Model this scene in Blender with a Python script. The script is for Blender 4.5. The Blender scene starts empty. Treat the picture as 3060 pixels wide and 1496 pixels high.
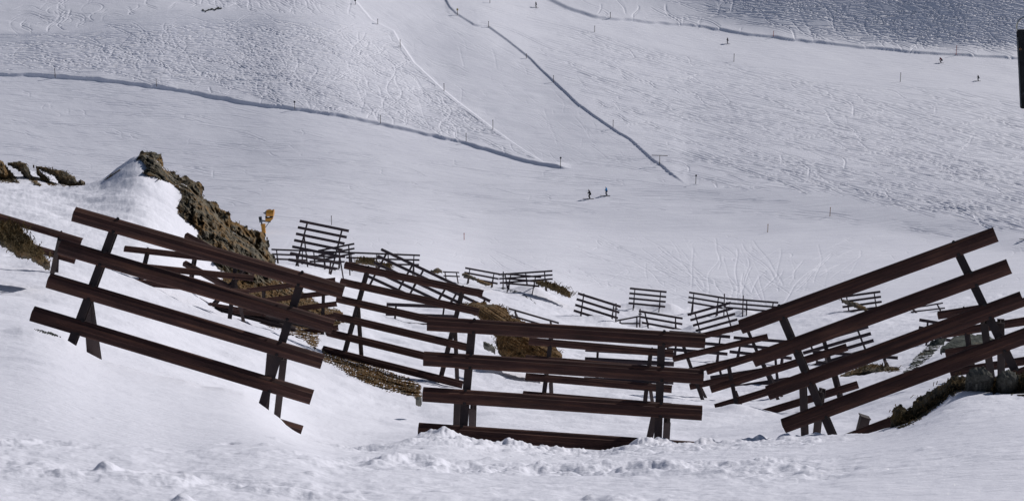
import bpy, bmesh, math, random
import numpy as np
from mathutils import Vector, Matrix
random.seed(7); RNG = np.random.RandomState(11)
S = bpy.context.scene; COL = S.collection
# ---------------------------------------------------------------- camera, sky, sun, exposure
FPX, UC, VC, PITCH = 4000.0, 1530.0, 748.0, math.radians(14.0)
cp, sp = math.cos(PITCH), math.sin(PITCH)
cam = bpy.data.cameras.new('camera'); camo = bpy.data.objects.new('camera', cam); COL.objects.link(camo)
cam.sensor_fit = 'HORIZONTAL'; cam.sensor_width = 36.0; cam.lens = 36.0 * FPX / 3060.0
cam.clip_start = 0.05; cam.clip_end = 5000
camo.location = (0, 0, 0); camo.rotation_euler = (math.pi / 2 - PITCH, 0, 0); S.camera = camo
SUN_EL, SUN_AZ = math.radians(33), math.radians(53)      # azimuth: clockwise from the viewing direction (+Y)
w = bpy.data.worlds.new("World"); S.world = w; w.use_nodes = True
nt = w.node_tree; bg = nt.nodes['Background']; sk = nt.nodes.new('ShaderNodeTexSky')
sk.sky_type = 'NISHITA'; sk.sun_disc = False; sk.sun_elevation = SUN_EL; sk.sun_rotation = SUN_AZ; sk.altitude = 2200
nt.links.new(sk.outputs[0], bg.inputs[0]); bg.inputs[1].default_value = 0.05
sl = bpy.data.lights.new('sun', 'SUN'); so = bpy.data.objects.new('sun', sl); COL.objects.link(so)
sl.energy = 3.7; sl.angle = math.radians(0.5); sl.color = (1.0, 0.955, 0.92)
sd = Vector((math.sin(SUN_AZ) * math.cos(SUN_EL), math.cos(SUN_AZ) * math.cos(SUN_EL), math.sin(SUN_EL)))
so.rotation_euler = sd.to_track_quat('Z', 'Y').to_euler()
S.view_settings.view_transform = 'Standard'; S.view_settings.look = 'None'; S.view_settings.gamma = 1
S.view_settings.exposure = -0.24
S.render.engine = 'CYCLES'

# ---------------------------------------------------------------- projection helpers
def te_v(az, v):                      # tangent of elevation seen at azimuth az on photo row v
    y = FPX * cp + (VC - v) * sp; z = -FPX * sp + (VC - v) * cp
    return z * np.cos(az) / y
def az_u(u, v):
    return np.arctan((u - UC) / (FPX * cp + (VC - v) * sp))
def at(u, v, r):                      # the point at horizontal distance r (metres)
    a = float(az_u(u, v)); t = float(te_v(a, v))
    return Vector((r * math.sin(a), r * math.cos(a), r * t))

def _h(ix, iy, s):
    h = (ix * 374761393 + iy * 668265263 + s * 1274126177) & 0xffffffff
    h = ((h ^ (h >> 13)) * 1103515245) & 0xffffffff
    return ((h ^ (h >> 16)) & 0xffff) / 32767.5 - 1.0
def vnoise(x, y, s=0):
    x = np.asarray(x, float); y = np.asarray(y, float)
    ix = np.floor(x).astype(np.int64); iy = np.floor(y).astype(np.int64); fx = x - ix; fy = y - iy
    fx = fx * fx * fx * (fx * (fx * 6 - 15) + 10); fy = fy * fy * fy * (fy * (fy * 6 - 15) + 10)
    a = _h(ix, iy, s); b = _h(ix + 1, iy, s); c = _h(ix, iy + 1, s); d = _h(ix + 1, iy + 1, s)
    return (a * (1 - fx) + b * fx) * (1 - fy) + (c * (1 - fx) + d * fx) * fy
def fbm(x, y, s=0, o=4, g=0.5):
    t = 0; a = 1.0; f = 1.0
    for k in range(o):
        t = t + a * vnoise(x * f + 17.3 * k, y * f - 9.1 * k, s + k); a *= g; f *= 2.03
    return t
def sstep(a, b, x):
    t = np.clip((x - a) / (b - a), 0, 1); return t * t * (3 - 2 * t)
def gsm(A, sig, axis):
    n = int(sig * 3) + 1; k = np.exp(-0.5 * (np.arange(-n, n + 1) / sig) ** 2); k /= k.sum()
    P = np.pad(A, [(n, n) if i == axis else (0, 0) for i in range(A.ndim)], mode='edge')
    out = 0
    for i in range(2 * n + 1):
        sl_ = [slice(None)] * A.ndim; sl_[axis] = slice(i, i + A.shape[axis]); out = out + k[i] * P[tuple(sl_)]
    return out

# ---------------------------------------------------------------- materials
def nodes(name):
    m = bpy.data.materials.new(name); m.use_nodes = True
    return m, m.node_tree, m.node_tree.nodes['Principled BSDF']
def mix_noise(name, c1, c2, scale, rough=0.8, bump=0.3, bscale=None, lo=.4, hi=.6, spec=.3, dist=.02, metal=0):
    m, t, b = nodes(name); L = t.links.new
    tc = t.nodes.new('ShaderNodeTexCoord')
    n = t.nodes.new('ShaderNodeTexNoise'); n.inputs['Scale'].default_value = scale; n.inputs['Detail'].default_value = 6
    L(tc.outputs['Object'], n.inputs['Vector'])
    r = t.nodes.new('ShaderNodeValToRGB'); e = r.color_ramp.elements
    e[0].position = lo; e[0].color = (*c1, 1); e[1].position = hi; e[1].color = (*c2, 1)
    L(n.outputs['Fac'], r.inputs['Fac']); L(r.outputs['Color'], b.inputs['Base Color'])
    b.inputs['Roughness'].default_value = rough; b.inputs['Specular IOR Level'].default_value = spec; b.inputs['Metallic'].default_value = metal
    if bump:
        n2 = t.nodes.new('ShaderNodeTexNoise'); n2.inputs['Scale'].default_value = bscale or scale * 4; n2.inputs['Detail'].default_value = 5
        L(tc.outputs['Object'], n2.inputs['Vector'])
        bp = t.nodes.new('ShaderNodeBump'); bp.inputs['Strength'].default_value = bump; bp.inputs['Distance'].default_value = dist
        L(n2.outputs['Fac'], bp.inputs['Height']); L(bp.outputs['Normal'], b.inputs['Normal'])
    return m
def snow_material():
    m, t, b = nodes('snow'); L = t.links.new
    g = t.nodes.new('ShaderNodeNewGeometry')
    b.inputs['Base Color'].default_value = (0.81, 0.82, 0.905, 1); b.inputs['Roughness'].default_value = 0.62
    b.inputs['Specular IOR Level'].default_value = 0.25
    n0 = t.nodes.new('ShaderNodeTexNoise'); n0.inputs['Scale'].default_value = 0.13; n0.inputs['Detail'].default_value = 6
    L(g.outputs['Position'], n0.inputs['Vector'])
    cr = t.nodes.new('ShaderNodeValToRGB'); cr.color_ramp.elements[0].position = .3; cr.color_ramp.elements[1].position = .7
    cr.color_ramp.elements[0].color = (0.775, 0.785, 0.87, 1); cr.color_ramp.elements[1].color = (0.83, 0.84, 0.92, 1)
    L(n0.outputs['Fac'], cr.inputs['Fac']); L(cr.outputs['Color'], b.inputs['Base Color'])
    prev = None
    for sc, dist, st, det in ((1.1, 0.10, .35, 8), (9.0, 0.03, .55, 6), (45.0, .006, .5, 3)):
        n = t.nodes.new('ShaderNodeTexNoise'); n.inputs['Scale'].default_value = sc; n.inputs['Detail'].default_value = det
        mp = t.nodes.new('ShaderNodeMapping'); mp.inputs['Scale'].default_value = (1, 1.7, 1); mp.inputs['Rotation'].default_value = (0, 0, .5)
        L(g.outputs['Position'], mp.inputs['Vector']); L(mp.outputs['Vector'], n.inputs['Vector'])
        bp = t.nodes.new('ShaderNodeBump'); bp.inputs['Strength'].default_value = st; bp.inputs['Distance'].default_value = dist
        L(n.outputs['Fac'], bp.inputs['Height'])
        if prev: L(prev.outputs['Normal'], bp.inputs['Normal'])
        prev = bp
    L(prev.outputs['Normal'], b.inputs['Normal'])
    return m
M_SNOW = snow_material()
def beam_mat(name, c1, c2, c3):
    m, t, b = nodes(name); L = t.links.new; uv = t.nodes.new('ShaderNodeTexCoord')
    def N(sx, sy, det):
        mp = t.nodes.new('ShaderNodeMapping'); mp.inputs['Scale'].default_value = (sx, sy, 1); L(uv.outputs['UV'], mp.inputs['Vector'])
        n = t.nodes.new('ShaderNodeTexNoise'); n.inputs['Scale'].default_value = 1; n.inputs['Detail'].default_value = det; L(mp.outputs['Vector'], n.inputs['Vector']); return n
    a = N(.9, 26, 6); r = t.nodes.new('ShaderNodeValToRGB'); e = r.color_ramp.elements
    e[0].position = .3; e[0].color = (*c1, 1); e[1].position = .72; e[1].color = (*c3, 1); k = e.new(.52); k.color = (*c2, 1); L(a.outputs['Fac'], r.inputs['Fac'])
    d = N(2.2, 7, 8); r2 = t.nodes.new('ShaderNodeValToRGB'); r2.color_ramp.elements[0].position = .35; r2.color_ramp.elements[0].color = (.62, .62, .66, 1); r2.color_ramp.elements[1].position = .66; L(d.outputs['Fac'], r2.inputs['Fac'])
    mx = t.nodes.new('ShaderNodeMix'); mx.data_type = 'RGBA'; mx.blend_type = 'MULTIPLY'; mx.inputs['Factor'].default_value = 1
    L(r.outputs['Color'], mx.inputs['A']); L(r2.outputs['Color'], mx.inputs['B']); L(mx.outputs['Result'], b.inputs['Base Color'])
    b.inputs['Roughness'].default_value = .72; b.inputs['Specular IOR Level'].default_value = .3
    bp = t.nodes.new('ShaderNodeBump'); bp.inputs['Strength'].default_value = .3; bp.inputs['Distance'].default_value = .004; L(d.outputs['Fac'], bp.inputs['Height']); L(bp.outputs['Normal'], b.inputs['Normal'])
    return m
M_BEAM = beam_mat('weathered_steel', (.042, .019, .016), (.078, .034, .026), (.15, .068, .042))
M_GIRD = mix_noise('dark_steel', (.030, .024, .026), (.060, .042, .040), 2.2, .7, .25, 30, .35, .65, .25, .004)
M_FAR = mix_noise('far_weathered_steel', (.040, .030, .036), (.060, .042, .046), .8, .8, 0)
M_BOLT = mix_noise('bolt_steel', (.02, .017, .017), (.04, .03, .028), 20, .5, 0)
def rock_mat(name, grass, dark=(.05, .05, .042), light=(.22, .19, .14), gc=(.27, .165, .07), sc=1.0):
    m, t, b = nodes(name); L = t.links.new; g = t.nodes.new('ShaderNodeTexCoord'); o = g.outputs['Object']
    def N(s, d=7):
        n = t.nodes.new('ShaderNodeTexNoise'); n.inputs['Scale'].default_value = s * sc; n.inputs['Detail'].default_value = d
        n.inputs['Roughness'].default_value = .65; L(o, n.inputs['Vector']); return n
    def R(src, p0, c0, p1, c1):
        r = t.nodes.new('ShaderNodeValToRGB'); e = r.color_ramp.elements
        e[0].position = p0; e[0].color = c0; e[1].position = p1; e[1].color = c1; L(src, r.inputs['Fac']); return r
    a = N(2.6, 9); rk = R(a.outputs['Fac'], .40, (*dark, 1), .64, (*light, 1))
    b1 = N(.9, 9); w0 = .66 - .30 * grass; msk = R(b1.outputs['Fac'], w0 - .05, (0, 0, 0, 1), w0 + .07, (1, 1, 1, 1))
    c = N(5); gr = R(c.outputs['Fac'], .35, (gc[0] * .42, gc[1] * .45, gc[2] * .5, 1), .68, (*gc, 1))
    mx = t.nodes.new('ShaderNodeMix'); mx.data_type = 'RGBA'; L(msk.outputs['Color'], mx.inputs['Factor'])
    L(rk.outputs['Color'], mx.inputs['A']); L(gr.outputs['Color'], mx.inputs['B']); L(mx.outputs['Result'], b.inputs['Base Color'])
    b.inputs['Roughness'].default_value = .9; b.inputs['Specular IOR Level'].default_value = .15
    d = N(6, 8); bp = t.nodes.new('ShaderNodeBump'); bp.inputs['Strength'].default_value = .9; bp.inputs['Distance'].default_value = .12
    L(d.outputs['Fac'], bp.inputs['Height']); L(bp.outputs['Normal'], b.inputs['Normal'])
    return m
M_RK = rock_mat('schist_rock', .45)
M_RG = rock_mat('grassy_rock', .95, gc=(.22, .13, .055))
M_RD = rock_mat('dark_slab_rock', .1, (.035, .042, .038), (.13, .14, .12))
M_GV = rock_mat('gravelly_ground', .75, (.055, .047, .034), (.19, .16, .11), gc=(.23, .135, .055), sc=2.6)
M_RB = rock_mat('mossy_bank_rock', .4, (.03, .03, .022), (.15, .13, .095), gc=(.12, .085, .03), sc=2.5)
M_RL = rock_mat('pale_boulder', .1, (.07, .07, .06), (.21, .205, .18))
M_GRASS = mix_noise('dry_grass', (.15, .088, .036), (.33, .21, .095), 3, .9, 0)
M_GRASSD = mix_noise('dull_grass', (.11, .08, .038), (.24, .17, .08), 3, .9, 0)

# ---------------------------------------------------------------- object helpers
def tag(o, label=None, cat=None, group=None, kind=None):
    if label: o['label'] = label
    if cat: o['category'] = cat
    if group: o['group'] = group
    if kind: o['kind'] = kind
    return o
def empty(name, loc):
    o = bpy.data.objects.new(name, None); COL.objects.link(o); o.location = loc; o.empty_display_size = .3; return o
def mo(name, verts, faces, mat, parent=None, smooth=False, org=None):
    org = Vector(org) if org is not None else (parent_loc(parent) if parent else Vector((0, 0, 0)))
    me = bpy.data.meshes.new(name); me.from_pydata([tuple(Vector(v) - org) for v in verts], [], faces)
    mats = mat if isinstance(mat, list) else [mat]
    for m in mats: me.materials.append(m)
    if smooth: me.polygons.foreach_set('use_smooth', [True] * len(me.polygons))
    me.update(); o = bpy.data.objects.new(name, me); COL.objects.link(o)
    if parent: o.parent = parent
    else: o.location = org
    return o
def parent_loc(p):
    l = Vector(p.location)
    while p.parent: p = p.parent; l = l + Vector(p.location)
    return l
def frame_of(p0, p1, up):
    a = (p1 - p0).normalized(); up = (up - a * up.dot(a)).normalized(); return a, up, a.cross(up)
def extrude(p0, p1, up, prof, jit=0):     # closed profile [(along side axis, along up axis)] swept from p0 to p1
    a, up, sd_ = frame_of(p0, p1, up); n = len(prof)
    vs = [p + sd_ * x + up * y for p in (p0, p1) for x, y in prof]
    fs = [(i, (i + 1) % n, n + (i + 1) % n, n + i) for i in range(n)] + [tuple(range(n - 1, -1, -1)), tuple(range(n, 2 * n))]
    return vs, fs
def join(parts):
    V = []; F = []
    for v, f in parts:
        k = len(V); V += list(v); F += [tuple(i + k for i in q) for q in f]
    return V, F
def rect(w_, h_): return [(-w_ / 2, -h_ / 2), (w_ / 2, -h_ / 2), (w_ / 2, h_ / 2), (-w_ / 2, h_ / 2)]
def hsec(w_, h_, t_=.012):
    a, b = w_ / 2, h_ / 2
    return [(-a, -b), (a, -b), (a, -b + t_), (t_ / 2, -b + t_), (t_ / 2, b - t_), (a, b - t_), (a, b), (-a, b), (-a, b - t_), (-t_ / 2, b - t_), (-t_ / 2, -b + t_), (-a, -b + t_)]
def cyl(p0, p1, r0, r1=None, n=10):
    r1 = r0 if r1 is None else r1; ax = (p1 - p0).normalized(); t_ = Vector((0, 0, 1)) if abs(ax.z) < .9 else Vector((1, 0, 0))
    x = ax.cross(t_).normalized(); y = ax.cross(x)
    vs = [p + (x * math.cos(2 * math.pi * i / n) + y * math.sin(2 * math.pi * i / n)) * r for p, r in ((p0, r0), (p1, r1)) for i in range(n)]
    return vs, [(i, (i + 1) % n, n + (i + 1) % n, n + i) for i in range(n)] + [tuple(range(n - 1, -1, -1)), tuple(range(n, 2 * n))]

# ---------------------------------------------------------------- TERRAIN: one sheet, polar grid round the viewpoint
AZ = np.radians(np.concatenate([np.linspace(-100, -34, 40), np.linspace(-33, -24.7, 60), np.linspace(-24.5, 24.5, 1760), np.linspace(24.7, 33, 60), np.linspace(34, 100, 40)]))
AZc = np.clip(AZ, math.radians(-30), math.radians(30)); NC = len(AZ)
CU = UC + FPX * cp * np.tan(AZc)            # approximate photo column
def curve(pts, sm=5):
    p = np.array(pts, float); a = az_u(p[:, 0], p[:, 1]); o = np.argsort(a)
    v = np.interp(AZc, a[o], p[o, 1])
    return gsm(v, sm, 0) if sm else v
LIP = [(-400,960),(-200,975),(0,984),(64,976),(103,981),(129,990),(193,1011),(223,1029),(257,1050),(300,1071),(386,1095),(472,1119),(553,1134),(600,1151),(669,1157),(729,1174),(768,1200),(793,1217),(836,1247),(858,1273),(883,1299),(900,1306),(980,1320),(1100,1335),(1200,1315),(1250,1300),(1290,1293),(1320,1288),(1345,1292),(1400,1310),(1430,1320),(1500,1328),(1560,1333),(1640,1348),(1700,1352),(1800,1352),(1830,1348),(1850,1334),(1900,1326),(1960,1322),(1990,1324),(2030,1328),(2060,1332),(2100,1320),(2200,1312),(2300,1312),(2395,1306),(2440,1289),(2480,1298),(2520,1303),(2589,1298),(2661,1280),(2734,1255),(2789,1214),(2856,1164),(2900,1158),(2956,1166),(3012,1172),(3060,1170),(3400,1180)]
rl = np.interp(CU, [-400, 0, 700, 1000, 1500, 2400, 2700, 3400], [18.9, 18.9, 18.3, 18.2, 18.2, 18.3, 17.0, 17.0])
ANCH = []   # (r per column, z per column)
def anchor(r, v):
    r = np.full(NC, float(r)) if np.isscalar(r) else r
    ANCH.append((r, r * te_v(AZc, v)))
ANCH.append((np.full(NC, .3), np.full(NC, -1.62))); ANCH.append((np.full(NC, 2.5), np.full(NC, -1.8)))
anchor(5.5, curve([(-400, 1620), (1500, 1640), (3400, 1600)]))
anchor(7.3, curve([(-400, 1480), (0, 1500), (1500, 1515), (2400, 1500), (3060, 1470), (3400, 1450)]))
anchor(10.5, curve([(-400,1300),(0,1306),(150,1311),(300,1327),(400,1322),(500,1346),(600,1338),(750,1330),(860,1335),(1000,1380),(1200,1385),(1500,1410),(1800,1410),(2100,1395),(2500,1380),(2800,1330),(3060,1290),(3400,1280)]))
anchor(11.3, curve([(-400,1312),(0,1318),(150,1322),(300,1336),(400,1334),(500,1352),(600,1345),(750,1335),(860,1332),(1000,1370),(1200,1372),(1500,1395),(1800,1395),(2100,1380),(2500,1365),(2800,1312),(3060,1265),(3400,1260)]))
lipv = curve(LIP, 2.0)
anchor(rl, lipv)
anchor(rl + 2.4, lipv + np.interp(CU, [0, 150, 400, 2500, 2800], [25, 25, 30, 30, 60]))
anchor(29, curve([(-400,860),(0,890),(165,900),(400,960),(640,1060),(800,1120),(963,1180),(1100,1230),(1250,1255),(1400,1260),(1570,1265),(1800,1275),(2010,1280),(2200,1285),(2400,1270),(2560,1250),(2750,1200),(2890,1165),(3060,1150),(3400,1140)]))
anchor(37, curve([(-400,760),(0,800),(165,800),(400,880),(520,930),(640,955),(800,995),(965,1062),(1180,1120),(1385,1162),(1570,1188),(1800,1206),(2010,1220),(2130,1228),(2200,1224),(2300,1240),(2400,1225),(2560,1190),(2750,1140),(2890,1115),(3060,1110),(3400,1100)]))
anchor(60, curve([(-400,640),(0,650),(170,670),(300,690),(430,700),(520,760),(640,870),(740,965),(1012,990),(1200,1030),(1400,1060),(1600,1100),(1750,1140),(2015,1146),(2200,1168),(2350,1150),(2550,1116),(2690,1106),(2850,1060),(3060,1050),(3400,1040)]))
anchor(75, curve([(-400,520),(-200,530),(0,541),(110,555),(180,558),(250,556),(300,540),(350,505),(400,472),(430,466),(470,480),(520,536),(560,549),(600,586),(640,632),(690,684),(745,716),(790,760),(820,810),(900,870),(1012,910),(1200,970),(1400,1000),(1600,1040),(1750,1070),(2000,1095),(2350,1110),(2500,1108),(2690,1060),(3060,1015),(3400,1000)], 3))
anchor(80, curve([(-400,545),(0,560),(250,580),(350,560),(430,510),(520,575),(620,660),(690,720),(790,800),(900,860),(1012,895),(1200,955),(1400,985),(1600,1025),(1750,1055),(2000,1085),(2350,1100),(2500,1098),(2690,1050),(3060,1005),(3400,990)], 3))
anchor(88, curve([(-400,470),(-200,480),(0,492),(100,497),(180,515),(240,556),(300,620),(430,660),(600,760),(700,795),(820,815),(930,830),(1012,860),(1200,925),(1400,960),(1600,1000),(1750,1030),(2000,1060),(2350,1085),(2500,1080),(2690,1035),(3060,995),(3400,980)], 3))
anchor(95, curve([(-400,700),(0,700),(430,720),(600,790),(700,795),(820,779),(870,785),(930,795),(960,806),(990,826),(1010,836),(1100,878),(1200,905),(1300,930),(1440,940),(1520,970),(1670,990),(1800,1005),(1950,1012),(2100,1045),(2370,1070),(2500,1060),(2650,1020),(2850,1000),(3060,985),(3400,970)], 3))
anchor(112, curve([(-400,800),(0,800),(600,810),(700,802),(820,797),(900,802),(1025,835),(1100,856),(1200,876),(1300,890),(1440,915),(1600,940),(1800,980),(2000,995),(2200,1000),(2400,1000),(2520,980),(2700,970),(3060,950),(3400,940)]))
anchor(125, curve([(-400,835),(0,835),(600,820),(811,800),(900,800),(1025,825),(1100,845),(1200,862),(1440,885),(1520,900),(1600,915),(1710,950),(1840,967),(1920,968),(2040,985),(2190,984),(2300,965),(2520,940),(2700,950),(3060,925),(3400,920)]))
V0 = curve([(-400,850),(0,850),(500,830),(700,795),(811,778),(1000,788),(1255,797),(1390,835),(1470,852),(1600,846),(1650,850),(1700,880),(1880,906),(2056,914),(2235,929),(2320,920),(2520,905),(2636,892),(2720,900),(3060,870),(3400,860)], 40)
anchor(150, V0)
RN = np.concatenate([np.linspace(.3, 5.4, 14), np.geomspace(5.5, 7, 25)[:-1], np.geomspace(7, 23, 250)[:-1], np.geomspace(23, 60, 160)[:-1], np.geomspace(60, 100, 130)[:-1], np.geomspace(100, 150, 90)])
AR = np.array([a[0] for a in ANCH]); AZZ = np.array([a[1] for a in ANCH])
ZN = np.empty((len(RN), NC))
for c in range(NC): ZN[:, c] = np.interp(RN, AR[:, c], AZZ[:, c])
ZN = gsm(ZN, 1.6, 0)
ZS = gsm(ZN, 30, 1); RG0 = np.repeat(RN[:, None], NC, 1); kd = np.exp(-((RG0 - rl[None] - .1) / .9) ** 2) + np.exp(-((RG0 - 77) / 6.) ** 4)
kd = np.clip(kd + sstep(118, 140, RG0), 0, 1); ZN = ZN * kd + ZS * (1 - kd)
RNg = np.repeat(RN[:, None], NC, 1); AZg = np.repeat(AZ[None], len(RN), 0)
X = RNg * np.sin(AZg); Y = RNg * np.cos(AZg); Ug = np.repeat(CU[None], len(RN), 0)
# snow relief on the near ground: trodden berm, chunky lip, wind ripples
rough = sstep(5, 7.5, RNg) * (1 - np.where(Ug < 0, 1, 1) * np.maximum(sstep(10.7, 11.6, RNg) * (1 - sstep(850, 1100, Ug)), sstep(15, 19, RNg) * .5)) * (1 - sstep(19, 24, RNg) * .6)
rough = rough * np.where(RNg < 60, 1, 0)
rough = gsm(rough, 2, 0)
patch = np.clip(.35 + 1.1 * fbm(X * .42 + 3, Y * .55, 52, 3), 0.3, 1.25)
rough = rough * patch
smooth_right = 1 - .75 * sstep(2350, 2700, Ug)
def billow(x, y, s, o=4): 
    t = 0; a = 1
    for k in range(o): t = t + a * (np.abs(vnoise(x * 2 ** k + 5 * k, y * 2 ** k, s + k))); a *= .5
    return t
lump = billow(X * 1.25 - Y * .5, Y * 1.0 + X * .35, 3) - .75
ZN += rough * smooth_right * .045 * lump + rough * .04 * fbm(X * 4.5, Y * 4, 9, 4) * smooth_right
lipz = np.exp(-((RNg - 17.6) / 1.5) ** 2) * sstep(1150, 1300, Ug) * (1 - sstep(2300, 2500, Ug))
chunk = np.clip(fbm(X * 3.2, Y * 2.5, 31, 4) + .1, 0, 2)
ZN += lipz * .11 * (chunk - .25)
# clumps and footprints
for i in range(60):
    u_ = RNG.uniform(-50, 3000); r_ = RNG.uniform(7.3, 13 if u_ < 900 else 17.5)
    a_ = math.atan((u_ - UC) / (FPX * cp)); x_, y_ = r_ * math.sin(a_), r_ * math.cos(a_)
    s_ = RNG.uniform(.025, .09); h_ = RNG.choice([1, 1, -1.2]) * s_ * RNG.uniform(.25, .5) * (.45 if u_ > 2450 else 1)
    i0, i1 = np.searchsorted(RN, [r_ - 4 * s_, r_ + 4 * s_]); da = 4 * s_ / r_; j0, j1 = np.searchsorted(AZ, [a_ - da, a_ + da])
    d2 = ((X[i0:i1, j0:j1] - x_) / s_) ** 2 + ((Y[i0:i1, j0:j1] - y_) / (s_ * .8)) ** 2
    ZN[i0:i1, j0:j1] += h_ * np.exp(-d2 ** 1.5) * (1 + .8 * fbm(X[i0:i1, j0:j1] * 9, Y[i0:i1, j0:j1] * 9, i % 50, 2))
mid = sstep(11, 16, RNg) 
ZN += mid * (.027 * np.clip(RNg / 20, 0, 4)) * fbm(X * .8 - Y * .25, Y * 1.9, 21, 5) * (1 - .4 * sstep(60, 90, RNg))
ZN += sstep(20, 26, RNg) * .10 * fbm(X * .35, Y * .3, 44, 4)
# drifts piled at the feet of far barriers
for (u_, v_, r_, h_, wd) in ((1990, 905, 143, .9, 2.0), (1900, 912, 143, .5, 1.6), (1915, 965, 121, .7, .9), (2005, 980, 121, .6, 1.0), (2070, 992, 118, .6, .8), (1770, 965, 117, .6, 2.2), (1820, 968, 117, .5, 1.4), (1590, 850, 139, .9, 2.2), (2220, 922, 141, .7, 1.3), (2200, 1222, 36.2, .18, .8), (1370, 975, 76, .7, 1.6), (1330, 925, 90, .5, 1.5)):
    p = at(u_, v_, r_); ZN += h_ * np.exp(-((X - p.x) ** 2 + ((Y - p.y) * 1.0) ** 2) / wd ** 2)

# ---- far valley floor and opposite slope: integrate the distance upwards from a slope field
VTOP = -160.0; NF = 960
tt = np.linspace(0, 1, NF); VF = V0[None] + (VTOP - V0[None]) * tt[:, None]
AF = np.repeat(AZc[None], NF, 0); UF = UC + np.tan(AF) * (FPX * cp + (VC - VF) * sp)
def cv(pts): p = np.array(pts, float); return lambda u: np.interp(u, p[:, 0], p[:, 1])
LL = cv([(-900, 222), (0, 227), (100, 228), (223, 236), (377, 252), (515, 270), (729, 311), (879, 330), (1008, 349), (1100, 367), (1229, 396), (1381, 429), (1477, 458), (1572, 486), (1682, 503)])
CR = cv([(1327, -10), (1343, 24), (1362, 43), (1415, 76), (1460, 83), (1524, 129), (1582, 176), (1658, 248), (1729, 315), (1810, 372), (1882, 419), (1953, 481), (2044, 548)])
CL = cv([(1040, -60), (1062, 5), (1110, 62), (1176, 95), (1195, 129), (1238, 191), (1324, 272), (1396, 329), (1477, 391), (1529, 429), (1572, 458), (1624, 491)])
RL = cv([(1600, -30), (1639, 0), (1691, 26), (1782, 55), (1906, 67), (2086, 82), (2215, 103), (2386, 124), (2558, 144), (2729, 159), (3042, 178), (4000, 215)])
RB = cv([(1450, -10), (1600, 42), (1780, 97), (2000, 150), (2200, 182), (2400, 215), (2700, 246), (3060, 278), (4000, 330)])
CT = cv([(-900, 90), (0, 105), (200, 100), (260, 76), (330, 56), (420, 40), (520, 28), (650, 22), (760, 34), (900, 45), (1070, 70), (1200, 60)])
s = np.interp(VF, [-160, 0, 230, 420, 520, 600, 684, 700, 760, 930], [.27, .24, .22, .20, .16, .11, .06, -.08, -.10, -.11])
UBd = cv([(1900, 556), (2040, 556), (2300, 572), (2495, 584), (2688, 629), (2965, 684), (3400, 760)]); MBd = cv([(1900, 560), (2044, 578), (2334, 623), (2560, 649), (2624, 658), (2753, 694), (2900, 715), (3060, 745), (3400, 800)])
s += .11 * (1 - sstep(900, 1500, UF)) * (1 - sstep(560, 680, VF))
s += .45 * sstep(1900, 2150, UF) * sstep(-6, 6, VF - UBd(UF)) * (1 - sstep(-5, 5, VF - MBd(UF)))
s -= .06 * sstep(2250, 2450, UF) * sstep(-4, 4, VF - MBd(UF)) * (1 - sstep(684, 700, VF))
s += .05 * vnoise(UF / 700. + 3, (VF - .2 * UF) / 30., 25) * (1 - sstep(640, 700, VF)) * sstep(0, 20, VF - RL(np.maximum(UF, 1640))) + .03 * vnoise(UF / 350. + 3, (VF - .12 * UF) / 12., 26) * (1 - sstep(640, 700, VF))
s += .20 * np.clip(1.0 + .6 * fbm((UF - VF * .5) / 90., VF / 45., 27, 2), 0, 2) * ((UF > 1070) & (UF < 2050) & (VF < CL(UF)) & ((VF > CR(UF)) | (UF < 1330)))
s += .02 * vnoise(UF / 500., VF / 70., 5)
kn = (1 - sstep(1100, 1500, UF)) * sstep(-6, 12, VF - CT(UF)) * np.exp(-np.clip(VF - 60, 0, 999) / 85.)
s += 1.0 * kn * np.interp(UF, [0, 400, 800, 1400], [1.0, 1.05, .45, .0])
s -= .05 * (1 - sstep(900, 1150, UF)) * (VF < CT(UF))
tr = (1 - sstep(-35, 5, VF - RL(UF))) * (UF > 1600)
s += tr * np.interp(UF, [1640, 1800, 2050, 2200, 2600, 3060, 4000], [.0, .22, .38, .78, 1.0, .85, .6])
dCR = (VF - CR(UF)); inCR = (UF > 1330) & (UF < 2040)
s += .08 * sstep(0, 60, CR(UF) - VF) * (UF > 1330) * (VF > RB(UF)) * 0
gr = lambda a, b, fn, w_: ((VF - fn(UF) > -w_) & (VF - fn(UF) < 0) & (UF > a) & (UF < b))
s = gsm(s, 30, 1)
TEF = te_v(AF, VF); TEF = np.where(np.isfinite(TEF), TEF, 0)
dte = np.diff(TEF, axis=0); sm = .5 * (s[1:] + s[:-1]); tm = .5 * (TEF[1:] + TEF[:-1])
lnr = np.vstack([np.zeros((1, NC)), np.cumsum(dte / np.maximum(sm - tm, .07), 0)])
lnS = gsm(lnr, 110, 1); D_ = lnr - lnS; lnr = lnS + (D_ - gsm(D_, 130, 0)) * .9; lnr = lnr - lnr[:1]
cref = np.empty(NC)                       # common valley surface: 150 m away at photo row 905 in every column
for c in range(NC):
    v0_ = V0[c]; t905 = te_v(AZc[c], 905.); cref[c] = (TEF[0, c] - t905) / max(float(s[0, c]) - .5 * (TEF[0, c] + t905), .07)
cref = gsm(cref, 20, 0)
wv = np.exp(-np.clip(V0[None] - VF, 0, 999) / 95.); wv = wv * (1 - sstep(120, 330, V0[None] - VF))
LR = lnr + cref[None] * (1 - wv); LB = gsm(LR, 150, 1); LR = LR * wv + (LB + (gsm(LR, 14, 1) - LB) * .45) * (1 - wv)
tR = np.clip((UF - 750) / 2100., 0, 1.25); LR += .42 * tR ** 2 / (tR + .38) * (1 - sstep(130, 720, VF))      # the slope on the right lies farther away
RF = 150 * np.exp(LR)
RF = np.maximum.accumulate(RF, 0)
ZF = RF * TEF
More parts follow.
